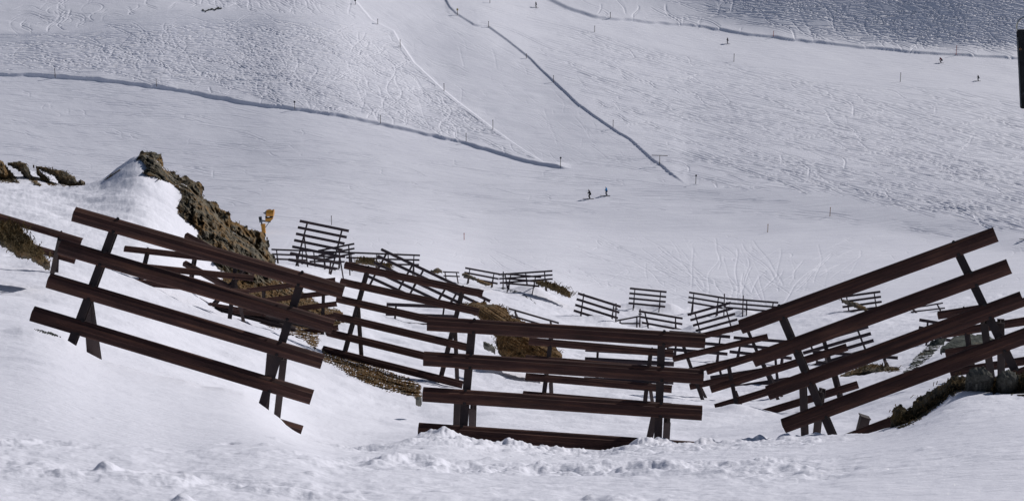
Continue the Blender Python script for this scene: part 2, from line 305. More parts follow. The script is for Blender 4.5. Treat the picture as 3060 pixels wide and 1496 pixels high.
def ledge(fn, H, w_, dec, a, b, sg=2.0):          # a cut bank: the snow above the line stands H metres higher
    d = fn(UF) + 1.6 * vnoise(UF / 26., UF * 0, 77) - VF; m = sstep(a, a + 40, UF) * (1 - sstep(b - 60, b, UF)) if a > -900 else (1 - sstep(b - 60, b, UF))
    return gsm(H * (1 + .15 * vnoise(UF / 60., VF * 0, 8) + .0 * UF) * m * sstep(-w_, w_, d) * np.exp(-np.clip(d, 0, 999) / dec), sg, 1)
ZF = ZF + ledge(LL, .58, 1.15, 260, -1000, 1715) * np.where(UF > 1040, sstep(-8, 4, VF - CL(UF)), 1) + ledge(RL, .62, 1.1, 260, 1560, 9999) + ledge(CR, .34, 1.1, 160, 1290, 2060, .7)
ZF = ZF + .10 * fbm(UF / 130., VF / 42., 91, 3) * ((UF > 1070) & (UF < 2050) & (VF < 560)) * sstep(0, 40, CL(UF) - VF) * np.where(UF < 1330, 1, sstep(0, 30, VF - CR(UF)))
ZF = ZF + ledge(cv([(1000, 694), (1240, 699), (1400, 702)]), -.12, 2.0, 20, 1030, 1400)
AF_ = np.repeat(AZ[None], NF, 0); XF = RF * np.sin(AF_); YF = RF * np.cos(AF_)
# ski tracks carved as grooves into the far snow
DZ = np.zeros((NF, NC)); PTS = []
def inpoly(u, v, P):
    P = np.array(P, float); ins = np.zeros(np.shape(u), bool); j = len(P) - 1
    for i in range(len(P)):
        xi, yi, xj, yj = P[i, 0], P[i, 1], P[j, 0], P[j, 1]
        c = ((yi > v) != (yj > v)) & (u < (xj - xi) * (v - yi) / (yj - yi + 1e-9) + xi); ins ^= c; j = i
    return ins
def tracks(fn, n, box, ang, spread, ln, amp, lam, depth, vs=.45):
    k = 0; tries = 0
    while k < n and tries < n * 6:
        tries += 1
        u = RNG.uniform(box[0], box[2]); v = RNG.uniform(box[1], box[3])
        if not fn(u, v): continue
        k += 1
        L_ = int(RNG.uniform(*ln) / 1.6); t = np.arange(L_) * 1.6
        a0 = (ang(u, v) if callable(ang) else ang) + RNG.normal() * spread
        A = RNG.uniform(*amp); la = RNG.uniform(*lam); ph = RNG.uniform(0, 6.28)
        th = a0 + A * np.sin(2 * np.pi * t / la + ph) + RNG.normal() * .2 * t / max(L_ * 1.6, 1)
        uu = u + np.cumsum(np.cos(th) * 1.6); vv = v + np.cumsum(np.sin(th) * 1.6 * vs)
        m = fn(uu, vv); fade = np.clip(np.minimum(t, t[-1] - t) / 14., 0, 1)
        for off in ((0,) if RNG.rand() < .45 else (0, RNG.uniform(5, 8))):
            PTS.append(np.stack([uu[m], vv[m] + off, (depth * RNG.uniform(.25, 1.0) ** 1.5 * 1.35 * fade)[m]], 1))
off_left = lambda u, v: (v > CT(u) + 4) & (v < LL(u) - 9) & ((u < 1050) | (v > CL(u) + 4)) & (v > 0)
tracks(off_left, 330, (-120, 20, 1600, 500), lambda u, v: np.interp(u, [0, 600, 900, 1300], [.05, .12, .6, .35]), .35, (180, 700), (.1, .55), (140, 420), .14)
tracks(off_left, 130, (350, 60, 1350, 420), 1.0, .5, (100, 320), (.2, .6), (90, 260), .12)
tracks(off_left, 260, (-120, 100, 800, 300), .02, .12, (140, 500), (.05, .22), (140, 400), .09)
off_right = lambda u, v: ((v > RB(u) + 6) | (u < 1600)) & ((v < CR(u) - 9) | (u > 2040)) & (u > 1345) & (v < np.interp(u, [2040, 2300, 2495, 2688, 2965, 3400], [550, 566, 580, 624, 680, 750]))
tracks(off_right, 620, (1345, 0, 3150, 690), .42, .13, (160, 700), (.03, .2), (180, 560), .095)
tracks(off_right, 120, (1400, 100, 3000, 640), .45, .4, (80, 260), (.2, .7), (90, 240), .14)
dark = lambda u, v: (v < RL(u) - 6) & (u > 1640) & (v > VTOP)
tracks(dark, 260, (1900, -120, 3150, 175), .2, .35, (160, 600), (.1, .45), (120, 360), .2)
tracks(dark, 60, (1650, -80, 3150, 150), 1.4, .4, (60, 200), (.1, .5), (70, 200), .18)
top_left = lambda u, v: (v < CT(u) - 3) & (u < 1060)
tracks(top_left, 60, (-100, -100, 640, 100), .5, .9, (90, 420), (.6, 1.4), (90, 240), .13)
tracks(top_left, 130, (600, -60, 1060, 45), 1.0, .35, (40, 170), (.1, .5), (80, 200), .12)
fan = lambda u, v: (v > 690) & (v < V0m(u)) 
V0m = lambda u: np.interp(u, CU, V0) - 6
tracks(fan, 190, (1450, 700, 2700, 900), lambda u, v: math.atan2((900 - v) * 2.2, 2230 - u), .3, (80, 320), (.02, .25), (150, 350), .038)
tracks(fan, 260, (850, 700, 3100, 900), 1.0, .8, (15, 60), (.2, .8), (40, 100), .04)
groom = lambda u, v: ((v > LL(u) + 6) | (u > 1690)) & (v < np.interp(u, [0, 800, 2000, 3060], [700, 690, 620, 730])) & ((v > CR(u)) | (u < 2040)) & ((u < 2040) | (v > np.interp(u, [2040, 2300, 2600, 3060], [560, 592, 648, 698])))
tracks(groom, 620, (-120, 230, 3100, 730), .12, .1, (30, 260), (.02, .2), (120, 300), .06)
tracks(groom, 120, (-120, 260, 2000, 600), .9, .6, (15, 60), (.2, .8), (40, 80), .06)
pist = lambda u, v: (v > RL(u) + 6) & (v < RB(u)) & (u > 1480)
tracks(pist, 160, (1500, 0, 3150, 280), .22, .06, (60, 260), (.02, .12), (100, 300), .035)
chute = lambda u, v: (v < CL(u) - 4) & (v > CR(u) + 4) & (u > 1070) & (u < 2000)
tracks(lambda u, v: (u > 1070) & (v < CL(u) - 4) & ((v > CR(u) + 6) | (u < 1330)), 160, (1070, 0, 2000, 540), .9, .3, (40, 160), (.02, .3), (90, 240), .03)
P = np.concatenate(PTS)
def grid_idx(u, v):
    a = az_u(u, v); ci = np.interp(a, AZ, np.arange(NC)); v0 = np.interp(a, AZ, V0)
    return ci, (v - v0) / (VTOP - v0) * (NF - 1)
ci, ri = grid_idx(P[:, 0], P[:, 1]); ok = (ri > 6) & (ri < NF - 8) & (ci > 45) & (ci < NC - 46); ci, ri, am = ci[ok], ri[ok], P[ok, 2]
W8 = np.zeros_like(DZ)
for dr_ in range(-4, 4):
    for dc_ in range(-2, 4):
        cc = np.floor(ci).astype(int) + dc_; rr = np.floor(ri).astype(int) + dr_
        q = (rr - ri); g_ = np.exp(-((cc - ci) ** 2) / 1.1) * (-np.exp(-(q ** 2) / .7) + .5 * np.exp(-((q + 1.7) ** 2) / .7))
        np.add.at(DZ, (rr, cc), am * g_ * .60)
DZ = .19 * np.tanh(DZ / .19)
# bright rim on the left edge of the chute
for off in (0,):
    uu = np.linspace(1045, 1624, 1200); vv = CL(uu); c_, r_ = grid_idx(uu, vv)
    for dr_ in range(-4, 5):
        for dc_ in range(-4, 5):
            cc = np.round(c_).astype(int) + dc_; rr = np.round(r_).astype(int) + dr_
            DZ[rr, cc] = np.maximum(DZ[rr, cc], .09 * np.exp(-(dr_ ** 2 + dc_ ** 2) / 3.))
offm = np.where(off_left(UF, VF) | off_right(UF, VF) | dark(UF, VF), 1., .0)
offm = gsm(gsm(offm, 2, 1), 2, 0)
ZF2 = ZF + DZ * sstep(0, 12, np.arange(NF))[:, None]
ZF2 += offm * .008 * fbm(XF * .9, YF * .5, 61, 3) + .05 * fbm(XF * .10, YF * .16, 71, 3) + (1 - offm) * .02 * fbm(XF * .35 + YF * .15, YF * 1.1, 81, 3)
# continue the mountain above the picture
NX = 30; ext = np.geomspace(1.02, 3.0, NX)[:, None]
RX = RF[-1:] * ext; ZX = ZF[-1:] + (RX - RF[-1:]) * .42
Rall = np.vstack([RNg, RF[1:], RX]); Zall = np.vstack([ZN, ZF2[1:], ZX])
bl = np.linspace(1, 0, 8)[:, None]; dj = ZF2[0:1] - ZN[-1:]
Zall[len(RN) - 8:len(RN)] += (dj * (1 - bl))
NR = Rall.shape[0]; Aall = np.repeat(AZ[None], NR, 0)
co = np.stack([Rall * np.sin(Aall), Rall * np.cos(Aall), Zall], -1).reshape(-1, 3).astype(np.float32)
me = bpy.data.meshes.new('snow_ground'); me.vertices.add(len(co)); me.vertices.foreach_set('co', co.ravel())
i = np.arange(NR - 1)[:, None] * NC + np.arange(NC - 1)[None]; i = i.ravel()
q = np.stack([i, i + 1, i + NC + 1, i + NC], 1).astype(np.int32)
me.loops.add(q.size); me.loops.foreach_set('vertex_index', q.ravel()); me.polygons.add(len(q))
me.polygons.foreach_set('loop_start', np.arange(0, q.size, 4, dtype=np.int32)); me.polygons.foreach_set('use_smooth', np.ones(len(q), bool))
me.update(calc_edges=True); me.materials.append(M_SNOW)
g_ = bpy.data.objects.new('snow_ground', me); COL.objects.link(g_); tag(g_, 'snow covered slope, valley pistes and opposite mountainside', None, None, 'structure')

TEall = Zall / Rall; TEmax = np.maximum.accumulate(TEall, 0)
def hit(u, v):                      # horizontal distance of the ground seen at photo pixel (u, v)
    a = float(az_u(u, v)); t = float(te_v(a, v)); c = int(np.clip(round(float(np.interp(a, AZ, np.arange(NC)))), 0, NC - 1))
    k = int(np.searchsorted(TEmax[:, c], t))
    return float(Rall[min(k, NR - 1), c])
def ground_z(p):
    a = math.atan2(p.x, p.y); r = math.hypot(p.x, p.y); c = int(np.clip(round(float(np.interp(a, AZ, np.arange(NC)))), 0, NC - 1))
    return float(np.interp(r, Rall[:, c], Zall[:, c]))
# ---------------------------------------------------------------- ROCKS
def rock(name, label, polys, rt, rb, thick, mat, step=3., amp=1.0, nscale=1.0, jag=5., grass=None, cat='rock', parent=None, wrap=True):
    """polys: outline in photo pixels; rt/rb: distance at its top and bottom edge; thick: bulge towards the viewer (m)"""
    P = np.array(polys, float); u0, v0 = P.min(0) - 2; u1, v1 = P.max(0) + 2; sd_ = (sum(map(ord, label)) % 97)
    us = np.arange(u0, u1 + step, step); vs = np.arange(v0, v1 + step, step); U_, V_ = np.meshgrid(us, vs)
    ju = U_ + jag * fbm(U_ / (jag * 2.2), V_ / (jag * 2.2), sd_, 3); jv = V_ + jag * .8 * fbm(U_ / (jag * 2.2), V_ / (jag * 2.2), sd_ + 7, 3)
    ins = inpoly(ju, jv, P)
    d = np.full(U_.shape, 1e9)
    for k in range(len(P)):
        a = P[k]; b = P[(k + 1) % len(P)]; ab = b - a; L2 = (ab ** 2).sum() + 1e-9
        t = np.clip(((U_ - a[0]) * ab[0] + (V_ - a[1]) * ab[1]) / L2, 0, 1)
        d = np.minimum(d, np.hypot(U_ - a[0] - t * ab[0], V_ - a[1] - t * ab[1]))
    rp = rt + (rb - rt) * (V_ - v0) / (v1 - v0)
    m = rp / FPX; dm = d * m * ins
    bul = thick * np.sqrt(np.clip(dm / (thick * 1.2), 0, 1))
    x = U_ * m; y = V_ * m; sc = nscale
    rough = amp * (.55 * (1 - np.abs(fbm(x * .9 * sc + y * .3, y * .55 * sc, sd_ + 3, 2))) + .35 * (1 - 2 * np.abs(vnoise(x * 2.3 * sc + y * 1.2, y * 1.3 * sc - x * .5, sd_ + 9))) + .42 * fbm(x * 5 * sc, y * 3.4 * sc, sd_ + 13, 3) + .3 * (1 - 2 * np.abs(vnoise(x * 4.5 * sc - y * 3, y * 3.3 * sc + x * 2, sd_ + 19))))
    rough = rough * np.clip(dm / .5, .15, 1)
    H = np.empty(U_.shape)
    az = az_u(U_, V_); te = te_v(az, V_); ci_ = np.clip(np.round(np.interp(az, AZ, np.arange(NC))).astype(int), 0, NC - 1)
    for c in np.unique(ci_):
        mk = ci_ == c; k = np.clip(np.searchsorted(TEmax[:, c], te[mk]), 0, NR - 1); H[mk] = Rall[k, c]
    # soft minimum so that the rock lies on the snow where there is snow behind it
    rr = np.minimum(rp, H - .02) - bul - np.clip(rough, 0, 9) * .6
    X_ = rr * np.sin(az); Y_ = rr * np.cos(az); Z_ = rr * te
    back = np.minimum(rp, H) + thick * .9; Xb = back * np.sin(az); Yb = back * np.cos(az); Zb = back * te * 1.0 - .15
    idx = -np.ones(U_.shape, int); cell = ins[:-1, :-1] & ins[1:, :-1] & ins[:-1, 1:] & ins[1:, 1:]
    use = np.zeros(U_.shape, bool)
    for a, b in ((0, 0), (1, 0), (0, 1), (1, 1)): use[a:a + cell.shape[0], b:b + cell.shape[1]] |= cell
    n = int(use.sum())
    if n < 4: return None
    idx[use] = np.arange(n)
    V = np.concatenate([np.stack([X_[use], Y_[use], Z_[use]], 1), np.stack([Xb[use], Yb[use], Zb[use]], 1)])
    r_, c_ = np.nonzero(cell); a = idx[r_, c_]; b = idx[r_, c_ + 1]; c = idx[r_ + 1, c_ + 1]; e = idx[r_ + 1, c_]
    F = [tuple(q) for q in np.stack([a, e, c, b], 1)] + [tuple(q) for q in np.stack([a, b, c, e], 1) + n]
    from collections import Counter
    ed = Counter(); 
    for q in F[:len(a)]:
        for k in range(4): ed[(q[k], q[(k + 1) % 4])] += 1
    F += [(q1, q0, q0 + n, q1 + n) for (q0, q1) in ed if (q1, q0) not in ed]
    org = Vector((float(X_[use].mean()), float(Y_[use].mean()), float(Z_[use].min())))
    o = mo(name, V, F, mat, parent=parent, org=org if parent is None else None)
    if parent is None: tag(o, label, cat)
    elif label: o['label'] = label
    if grass:
        ng, hg, gm = grass; fr = np.argwhere(use & (d > 2)); rs = np.random.RandomState(sd_); gv = []; gf = []
        pat = fbm(x * .8, y * .8, sd_ + 40, 2)
        for _ in range(ng):
            i_, j_ = fr[rs.randint(len(fr))]
            if pat[i_, j_] < -.05 and rs.rand() < .8: continue
            p = Vector((X_[i_, j_], Y_[i_, j_], Z_[i_, j_]))
            for _k in range(5):
                h = hg * rs.uniform(.5, 1.3); dx = rs.normal() * .55 * h; dy = -abs(rs.normal()) * .5 * h; wd = h * .07
                q = p + Vector((rs.normal() * hg * .5, rs.normal() * .05, 0)); tpt = q + Vector((dx * .6, dy, h * rs.uniform(.1, .8)))
                tip = tpt + Vector((dx * .8, dy * .7, -h * rs.uniform(.0, .7))); k0 = len(gv)
                gv += [q + Vector((-wd, 0, 0)), q + Vector((wd, 0, 0)), tpt + Vector((wd * .8, 0, 0)), tpt - Vector((wd * .8, 0, 0)), tip]
                gf += [(k0, k0 + 1, k0 + 2, k0 + 3), (k0 + 3, k0 + 2, k0 + 4)]
        if gf:
            g = mo('dry_grass', gv, gf, gm, parent=o); g['kind'] = 'stuff'
    return o
rock('rock_ridge', 'craggy brown rock ridge rising to a jagged peak beside the left snow hill',
     [(398,478),(412,462),(420,454),(430,450),(455,452),(482,456),(489,468),(487,474),(492,500),(515,515),(540,523),(562,528),(582,540),(600,546),(608,562),(612,595),(640,600),(668,622),(692,648),(690,655),(720,668),(745,682),(785,688),(795,706),(806,738),(824,776),(832,800),(815,850),(760,860),(690,830),(640,790),(592,715),(590,690),(570,665),(545,655),(534,640),(532,610),(541,580),(530,565),(500,545),(470,532),(440,528),(428,512),(430,500),(420,478)],
     76.3, 76.3, 1.0, M_RK, 2.0, 1.9, .9, 6, (220, .2, M_GRASSD))
rock('rock_outcrop', 'rocky grassy bank seen between the beams below the brown ridge on the left',
     [(690,790),(760,818),(858,838),(906,868),(954,903),(1018,926),(1050,940),(1050,960),(1000,975),(960,1000),(945,1045),(900,1015),(836,986),(750,945),(690,905),(650,860)],
     90, 90, .4, M_GV, 2.4, .9, 1.3, 6, (150, .15, M_GRASSD))
rock('rock_strip', 'long strip of bare gravel and dry brown grass right of the left front barrier',
     [(955,1036),(1033,1050),(1122,1085),(1186,1117),(1213,1120),(1259,1146),(1262,1186),(1253,1194),(1218,1183),(1154,1167),(1106,1151),(1043,1122),(1005,1097),(963,1078)],
     80, 80, .12, M_GV, 2.2, .28, 3, 4, (160, .10, M_GRASS))
rock('grassy_boulder', 'big mound of ochre dry grass and rock behind the centre front barrier',
     [(1380,905),(1436,903),(1495,909),(1516,920),(1522,938),(1549,949),(1580,963),(1606,1008),(1655,1033),(1683,1052),(1683,1068),(1600,1077),(1500,1064),(1484,1020),(1478,993),(1436,947)],
     56, 46, 1.0, M_RG, 2.0, 1.3, 2.2, 5, (1000, .16, M_GRASS))
for lb, pl in (('brown rock at the far left picture edge below the grey piste', [(-60,470),(0,474),(14,488),(42,520),(64,548),(40,548),(-60,540)]),
               ('narrow dark rock band between two white snow gullies on the far left', [(18,486),(55,481),(80,488),(95,520),(118,543),(132,556),(104,553),(75,530),(52,500)]),
               ('brown rock hump with a grey slab at its right end, far left', [(78,488),(130,498),(200,513),(222,525),(232,542),(240,533),(253,540),(252,556),(230,557),(186,557),(178,546),(160,520),(120,503)]),
               ('small rock rib inside the snow gully of the far left outcrop', [(104,496),(118,506),(140,528),(162,548),(172,556),(148,556),(128,540),(112,520)])):
    rock('rock_outcrop', lb, pl, 84, 84, .7, M_RK, 2.2, .9, .9, 2.5, (60, .22, M_GRASSD))
rock('rock_strip', 'thin rock line along the snow crest left of the jagged peak',
     [(304,544),(328,519),(365,501),(374,499),(358,512),(332,528),(310,547)], 75.5, 75, .35, M_RK, 2, .4, 1.5, 2)
rock('rock_outcrop', 'grassy rock at the left picture edge under the crossing steel beams',
     [(-60,650),(0,662),(34,664),(64,681),(77,707),(103,732),(129,762),(152,782),(146,794),(116,775),(86,758),(64,758),(34,736),(0,717),(-60,700)],
     33, 31, .45, M_RK, 2.2, .55, 2, 4, (260, .18, M_GRASSD))
rock('rock_bank', 'low dark mossy rock wall sticking out of the right foreground snow',
     [(2658,1276),(2668,1218),(2695,1204),(2711,1225),(2731,1198),(2756,1176),(2789,1160),(2823,1143),(2845,1121),(2884,1121),(2900,1130),(2962,1128),(3000,1120),(3140,1105),(3140,1200),(3012,1176),(2956,1172),(2900,1164),(2856,1172),(2789,1222),(2734,1262),(2689,1278)],
     16.9, 16.9, .22, M_RB, 2.4, .34, 5, 5, (200, .07, M_GRASSD))
rock('boulder', 'pale grey boulder on top of the dark rock wall under the right barrier post',
     [(2885,1118),(2898,1102),(2925,1094),(2950,1098),(2964,1112),(2968,1128),(2945,1140),(2915,1143),(2890,1138)], 16.6, 16.5, .13, M_RL, 2.2, .2, 7, 5)
rock('boulder', 'pale brown boulder near the right picture edge on the dark rock wall',
     [(2980,1125),(2990,1106),(3012,1102),(3035,1110),(3045,1130),(3030,1148),(3000,1150),(2984,1142)], 16.6, 16.5, .13, M_RL, 2.2, .2, 7, 5)
rock('rock_slab', 'dark tilted slate slab patched with snow behind the right front beams',
     [(2668,1132),(2700,1112),(2733,1069),(2764,1034),(2790,1012),(2830,1006),(2818,1030),(2800,1044),(2790,1062),(2760,1085),(2735,1108),(2700,1130)], 80, 80, .6, M_RD, 2.4, .8, 1.5, 4)
rock('rock_outcrop', 'low dark rocks right of the slate slab behind the right front barrier',
     [(2800,1046),(2830,1022),(2850,1002),(2900,994),(2950,1000),(2975,1014),(2950,1030),(2900,1036),(2850,1038)], 45, 42, .4, M_RD, 3, .6, 1.5, 4)
rock('rock_outcrop', 'thin brown rock ledge in the snow under the low crossing beams, right of centre',
     [(2500,1124),(2558,1100),(2600,1086),(2637,1090),(2690,1100),(2694,1110),(2624,1112),(2580,1110),(2519,1126)], 58, 56, .35, M_RK, 2, .5, 1.2, 3, (200, .25, M_GRASSD))
rock('rock_outcrop', 'distant brown rock rib running down right from the snow peak at picture centre',
     [(1596,836),(1625,841),(1660,850),(1690,858),(1704,872),(1706,886),(1688,882),(1670,873),(1640,859),(1604,848)], 137, 134, .8, M_RK, 1.6, 1.0, .5, 2.5, (250, .5, M_GRASSD))
rock('rock_outcrop', 'distant brown rock rib under the crossing barriers left of the snow peak',
     [(1371,817),(1393,814),(1424,829),(1461,844),(1478,851),(1452,850),(1424,839),(1393,826)], 137, 134, .6, M_RK, 1.6, .8, .5, 2)
rock('rock_outcrop', 'tiny brown rock on the skyline of the bright slope, upper centre',
     [(1280,810),(1296,803),(1306,799),(1322,805),(1322,812),(1300,814)], 138, 137, .5, M_RK, 1.5, .6, .5, 2)
rock('rock_outcrop', 'brown grassy rock strip below the row of distant barriers, left of centre',
     [(1050,780),(1087,774),(1112,778),(1159,791),(1180,806),(1130,793),(1091,786)], 112, 110, .6, M_RK, 1.6, .7, .6, 2, (150, .4, M_GRASSD))
rock('rock_strip', 'thin rock strip beside the small fence at the upper right of the slope',
     [(2503,888),(2530,896),(2560,903),(2590,918),(2594,928),(2560,917),(2525,904)], 131, 130, .4, M_RK, 1.6, .6, .6, 2)
rock('rock_strip', 'thin black line of stones curving down the bright snow slope in the centre',
     [(1466,849),(1520,860),(1560,871),(1590,891),(1610,912),(1600,910),(1584,896),(1555,879),(1515,868)], 400, 400, .2, M_RD, 1.6, .4, .6, 2)
rock('stones', 'few grey stones lying left of the ochre grass mound',
     [(1436,1016),(1452,1020),(1470,1026),(1484,1040),(1482,1048),(1466,1040),(1450,1032)], 44, 43, .2, M_RL, 2, .3, 3, 3)
rock('stone_row', 'short row of dark stones at the upper end of the left drift',
     [(96,979),(110,981),(140,988),(165,995),(192,1010),(170,1006),(140,999),(112,990)], 18.8, 18.6, .08, M_RD, 2, .1, 6, 2)
rock('rocks', 'small dark rocks on the skyline of the upper left snow dome',
     [(598,32),(625,26),(650,22),(666,23),(664,28),(640,29),(612,35)], 395, 392, .4, M_RD, 1.2, .6, .6, 4)
rock('stones', 'few dark stones beside the foot of the strip of gravel',
     [(1240,1184),(1256,1182),(1262,1190),(1256,1197),(1240,1194)], 28.2, 28, .1, M_RL, 2, .12, 5, 2)

# ---------------------------------------------------------------- SNOW BRIDGES (steel avalanche barriers)
PROF = [(.000, .114), (.018, .110), (.040, .090), (.058, .046), (.074, .036), (.074, -.030), (.056, -.042), (.038, -.092), (.016, -.112), (.000, -.114), (-.010, -.106), (.024, -.088), (.044, -.040), (.062, -.030), (.062, .034), (.046, .044), (.028, .086), (-.010, .106)]
BR = []
def bridge(label, T, B, n, rT, rB=None, lean=.85, gird=None, strut=None, fr=(.14, .84), near=False, sec=1.0, group='steel snow bridges on the avalanche slope', skip=()):
    """T=(L,R) centre ends of the top beam, B=(L,R) of the bottom beam in photo pixels; rT=(L,R) distances of the bottom beam"""
    rl_, rr_ = rT; (L1, R1), (Ln, Rn) = T, B
    def P(u, v, f, k): return at(u, v, (rl_ + (rr_ - rl_) * f) + lean * (1 - k))
    tl, tr_, bl_, br = P(*L1, 0, 0), P(*R1, 1, 0), P(*Ln, 0, 1), P(*Rn, 1, 1)
    mid_ = (bl_ + br) / 2; base = Vector((mid_.x, mid_.y, ground_z(mid_)))
    e = empty('snow_bridge', base); tag(e, label, 'avalanche barrier', group)
    mb = M_BEAM if near else M_FAR; mg = M_GIRD if near else M_FAR
    nrm = (tr_ - tl).cross(bl_ - tl).normalized()
    if nrm.dot(tl) > 0: nrm = -nrm              # towards the viewer (uphill side)
    upv = ((tl + tr_) - (bl_ + br)).normalized()
    beams = []
    for i in range(n):
        if i in skip: continue
        k = i / (n - 1) if n > 1 else 0
        p0 = tl.lerp(bl_, k); p1 = tr_.lerp(br, k)
        a = (p1 - p0).normalized(); jl = random.uniform(-.03, .03) if near else 0
        p0 = p0 + a * jl; up = (upv - a * upv.dot(a)).normalized(); side = a.cross(up)
        sg = 1 if side.dot(nrm) > 0 else -1
        prof = [(x * sg * sec, y * sec) for x, y in PROF]
        v, f = extrude(p0, p1, up, prof); b = mo('crossbeam', v, f, mb, e); beam_uv(b.data, len(prof), (p1 - p0).length, i * 3.1 + rl_); beams.append((b, p0, p1, up, a))
    if gird is None:
        gird = []
        for f in fr:
            gird.append(((L1[0] + (R1[0] - L1[0]) * f, L1[1] + (R1[1] - L1[1]) * f), (Ln[0] + (Rn[0] - Ln[0]) * f, Ln[1] + (Rn[1] - Ln[1]) * f), f))
    else:
        gird = [(g0, g1, (g0[0] - L1[0]) / (R1[0] - L1[0])) for g0, g1 in gird]
    gw = .115 if near else .11
    glines = []
    for g0, g1, f in gird:
        a0 = P(*g0, f, 0); a1 = P(*g1, f, 1); off = -nrm * (.075 * sec + .002)
        d = (a1 - a0).normalized(); a0 = a0 - d * .06 + off; a1 = a1 + off
        k = 0
        while ground_z(a1) < a1.z + .1 and k < 20: a1 = a1 + d * .12; k += 1
        a1 = a1 + d * .15
        v, f_ = extrude(a0, a1, nrm, hsec(gw, .13)); mo('girder', v, f_, mg, e); glines.append((a0, a1, f))
    sts = strut
    if sts is None: sts = [((g0[0] * .45 + g1[0] * .55 + 1.0 * 300 / rl_ * .05, g0[1] * .45 + g1[1] * .55), (g1[0] + 6 * 60 / rl_ / 2, g1[1] + 2), f) for g0, g1, f in gird]
    else: sts = [(q[0], q[1], (q[0][0] - L1[0]) / (R1[0] - L1[0])) for q in sts]
    for s0, s1, f in sts:
        k0 = (s0[1] - (L1[1] + (R1[1] - L1[1]) * f)) / max((Ln[1] + (Rn[1] - Ln[1]) * f) - (L1[1] + (R1[1] - L1[1]) * f), 1)
        rb_ = rl_ + (rr_ - rl_) * f
        a0 = at(*s0, rb_ + lean * (1 - k0) + .19); a1 = at(*s1, rb_ + (.75 if near else 1.1))
        d = (a1 - a0).normalized(); k = 0
        while ground_z(a1) < a1.z + .05 and k < 20: a1 = a1 + d * .12; k += 1
        a1 = a1 + d * .2
        v, f_ = extrude(a0, a1, nrm, hsec(.10, .11, .014)); mo('strut', v, f_, mg, e)
    if near:
        for b, p0, p1, up, a in beams:
            for a0, a1, f in glines:
                # crossing of the beam with this girder
                best = min((i / 60 for i in range(61)), key=lambda t: (p0.lerp(p1, t) - closest(a0, a1, p0.lerp(p1, t))).length)
                c = p0.lerp(p1, best)
                for sgn in (1, -1):
                    q = c + up * (.102 * sgn * sec) + a * .015
                    vv, ff = join([cyl(q - nrm * .02, q + nrm * .055, .016, n=6), cyl(q + nrm * .03, q + nrm * .045, .026, n=8)])
                    mo('bolt', vv, ff, M_BOLT, b)
    BR.append((label, T, B, rT)); return e
def beam_uv(me, n, L_, off):
    uv = me.uv_layers.new(name='UVMap').data
    for p in me.polygons:
        mi = min(vi % n for vi in p.vertices); wrap = any(vi % n == n - 1 for vi in p.vertices) and mi == 0
        for li, vi in zip(p.loop_indices, p.vertices):
            k = vi % n; k = k + n if (wrap and k == 0) else k
            uv[li].uv = ((L_ if vi >= n else 0) + off, k * .03 + off)
def closest(a, b, p):
    d = b - a; t = max(0, min(1, (p - a).dot(d) / d.dot(d))); return a + d * t
def unit(label, tl, tr, bl_, br, n, r, **k):
    if not isinstance(r, tuple): r = (r, r)
    return bridge(label, (tl, tr), (bl_, br), n, r, **k)
FG = 'large barriers of the front row'
unit('large brown steel barrier at left, its beams sloping down to the right', (223,640), (1027,871), (60,1040), (900,1293), 5, (19.6, 18.7), near=True, group=FG,
     gird=[((343,672),(212,1022)), ((897,845),(786,1200))], strut=[((268,905),(292,1070)), ((262,912),(272,1060)), ((808,1052),(795,1200)), ((848,1070),(828,1245))], lean=.8)
unit('large brown steel barrier in the centre foreground with nearly level beams', (1279,966), (2107,1018), (1256,1284), (2093,1342), 4, (19.2, 19.0), near=True, group=FG,
     gird=[((1410,970),(1382,1292)), ((1978,1005),(1966,1330))], strut=[((1368,1190),(1364,1290)), ((1413,1214),(1411,1290)), ((1957,1235),(1938,1322)), ((1994,1254),(1990,1325))], lean=.7)
unit('large brown steel barrier at right, its beams climbing to the right picture edge', (2214,976), (2976,700), (2386,1372), (3140,1090), 5, (19.4, 19.4), near=True, group=FG,
     gird=[((2328,930),(2486,1300)), ((2856,742),(3040,1122))], strut=[((2400,1150),(2406,1320)), ((2455,1165),(2440,1300)), ((2940,960),(2960,1110)), ((2990,958),(2992,1120))], lean=.8)
SG = 'medium barriers of the second row'
unit('six-beam steel barrier between the left and centre front barriers', (1033,792), (1444,878), (965,1043), (1384,1149), 6, (38, 36.5), near=True, group=SG,
     gird=[((1096,806),(1029,1046)), ((1379,872),(1310,1148))], strut=[((1070,918),(1080,1062)), ((1360,985),(1366,1128))], lean=1.0)
unit('barrier seen straight through the gaps of the centre front barrier', (1578,1018), (2012,1056), (1564,1178), (2006,1215), 4, (36.5, 36), near=True, group=SG,
     gird=[((1645,1012),(1624,1180)), ((1944,1050),(1928,1190))], strut=[((1646,1140),(1648,1184)), ((1944,1165),(1950,1205))], lean=.8)
unit('four-beam barrier climbing rightwards, crossed by the right front barrier', (2113,1108), (2515,981), (2151,1272), (2564,1148), 4, (37, 37.5), near=True, group=SG,
     gird=[((2174,1080),(2204,1225)), ((2458,1000),(2508,1186))], strut=[((2198,1170),(2220,1228)), ((2500,1125),(2516,1190))], lean=.9)
unit('barrier with reddish beams climbing right, just above and behind the crossed one', (1985,1031), (2268,962), (2062,1155), (2349,1092), 4, (46, 46), near=True, group=SG,
     gird=[((2034,1012),(2078,1135)), ((2226,968),(2284,1100))], strut=[((2062,1090),(2086,1140)), ((2262,1050),(2292,1104))])
unit('barrier at the right picture edge behind the right front barrier', (2803,942), (3245,872), (2843,1112), (3286,1042), 4, (35.5, 35), near=True, group=SG,
     gird=[((2878,926),(2904,1112)), ((3170,882),(3196,1066))], strut=[((2892,1040),(2912,1110)), ((3180,1000),(3206,1070))])
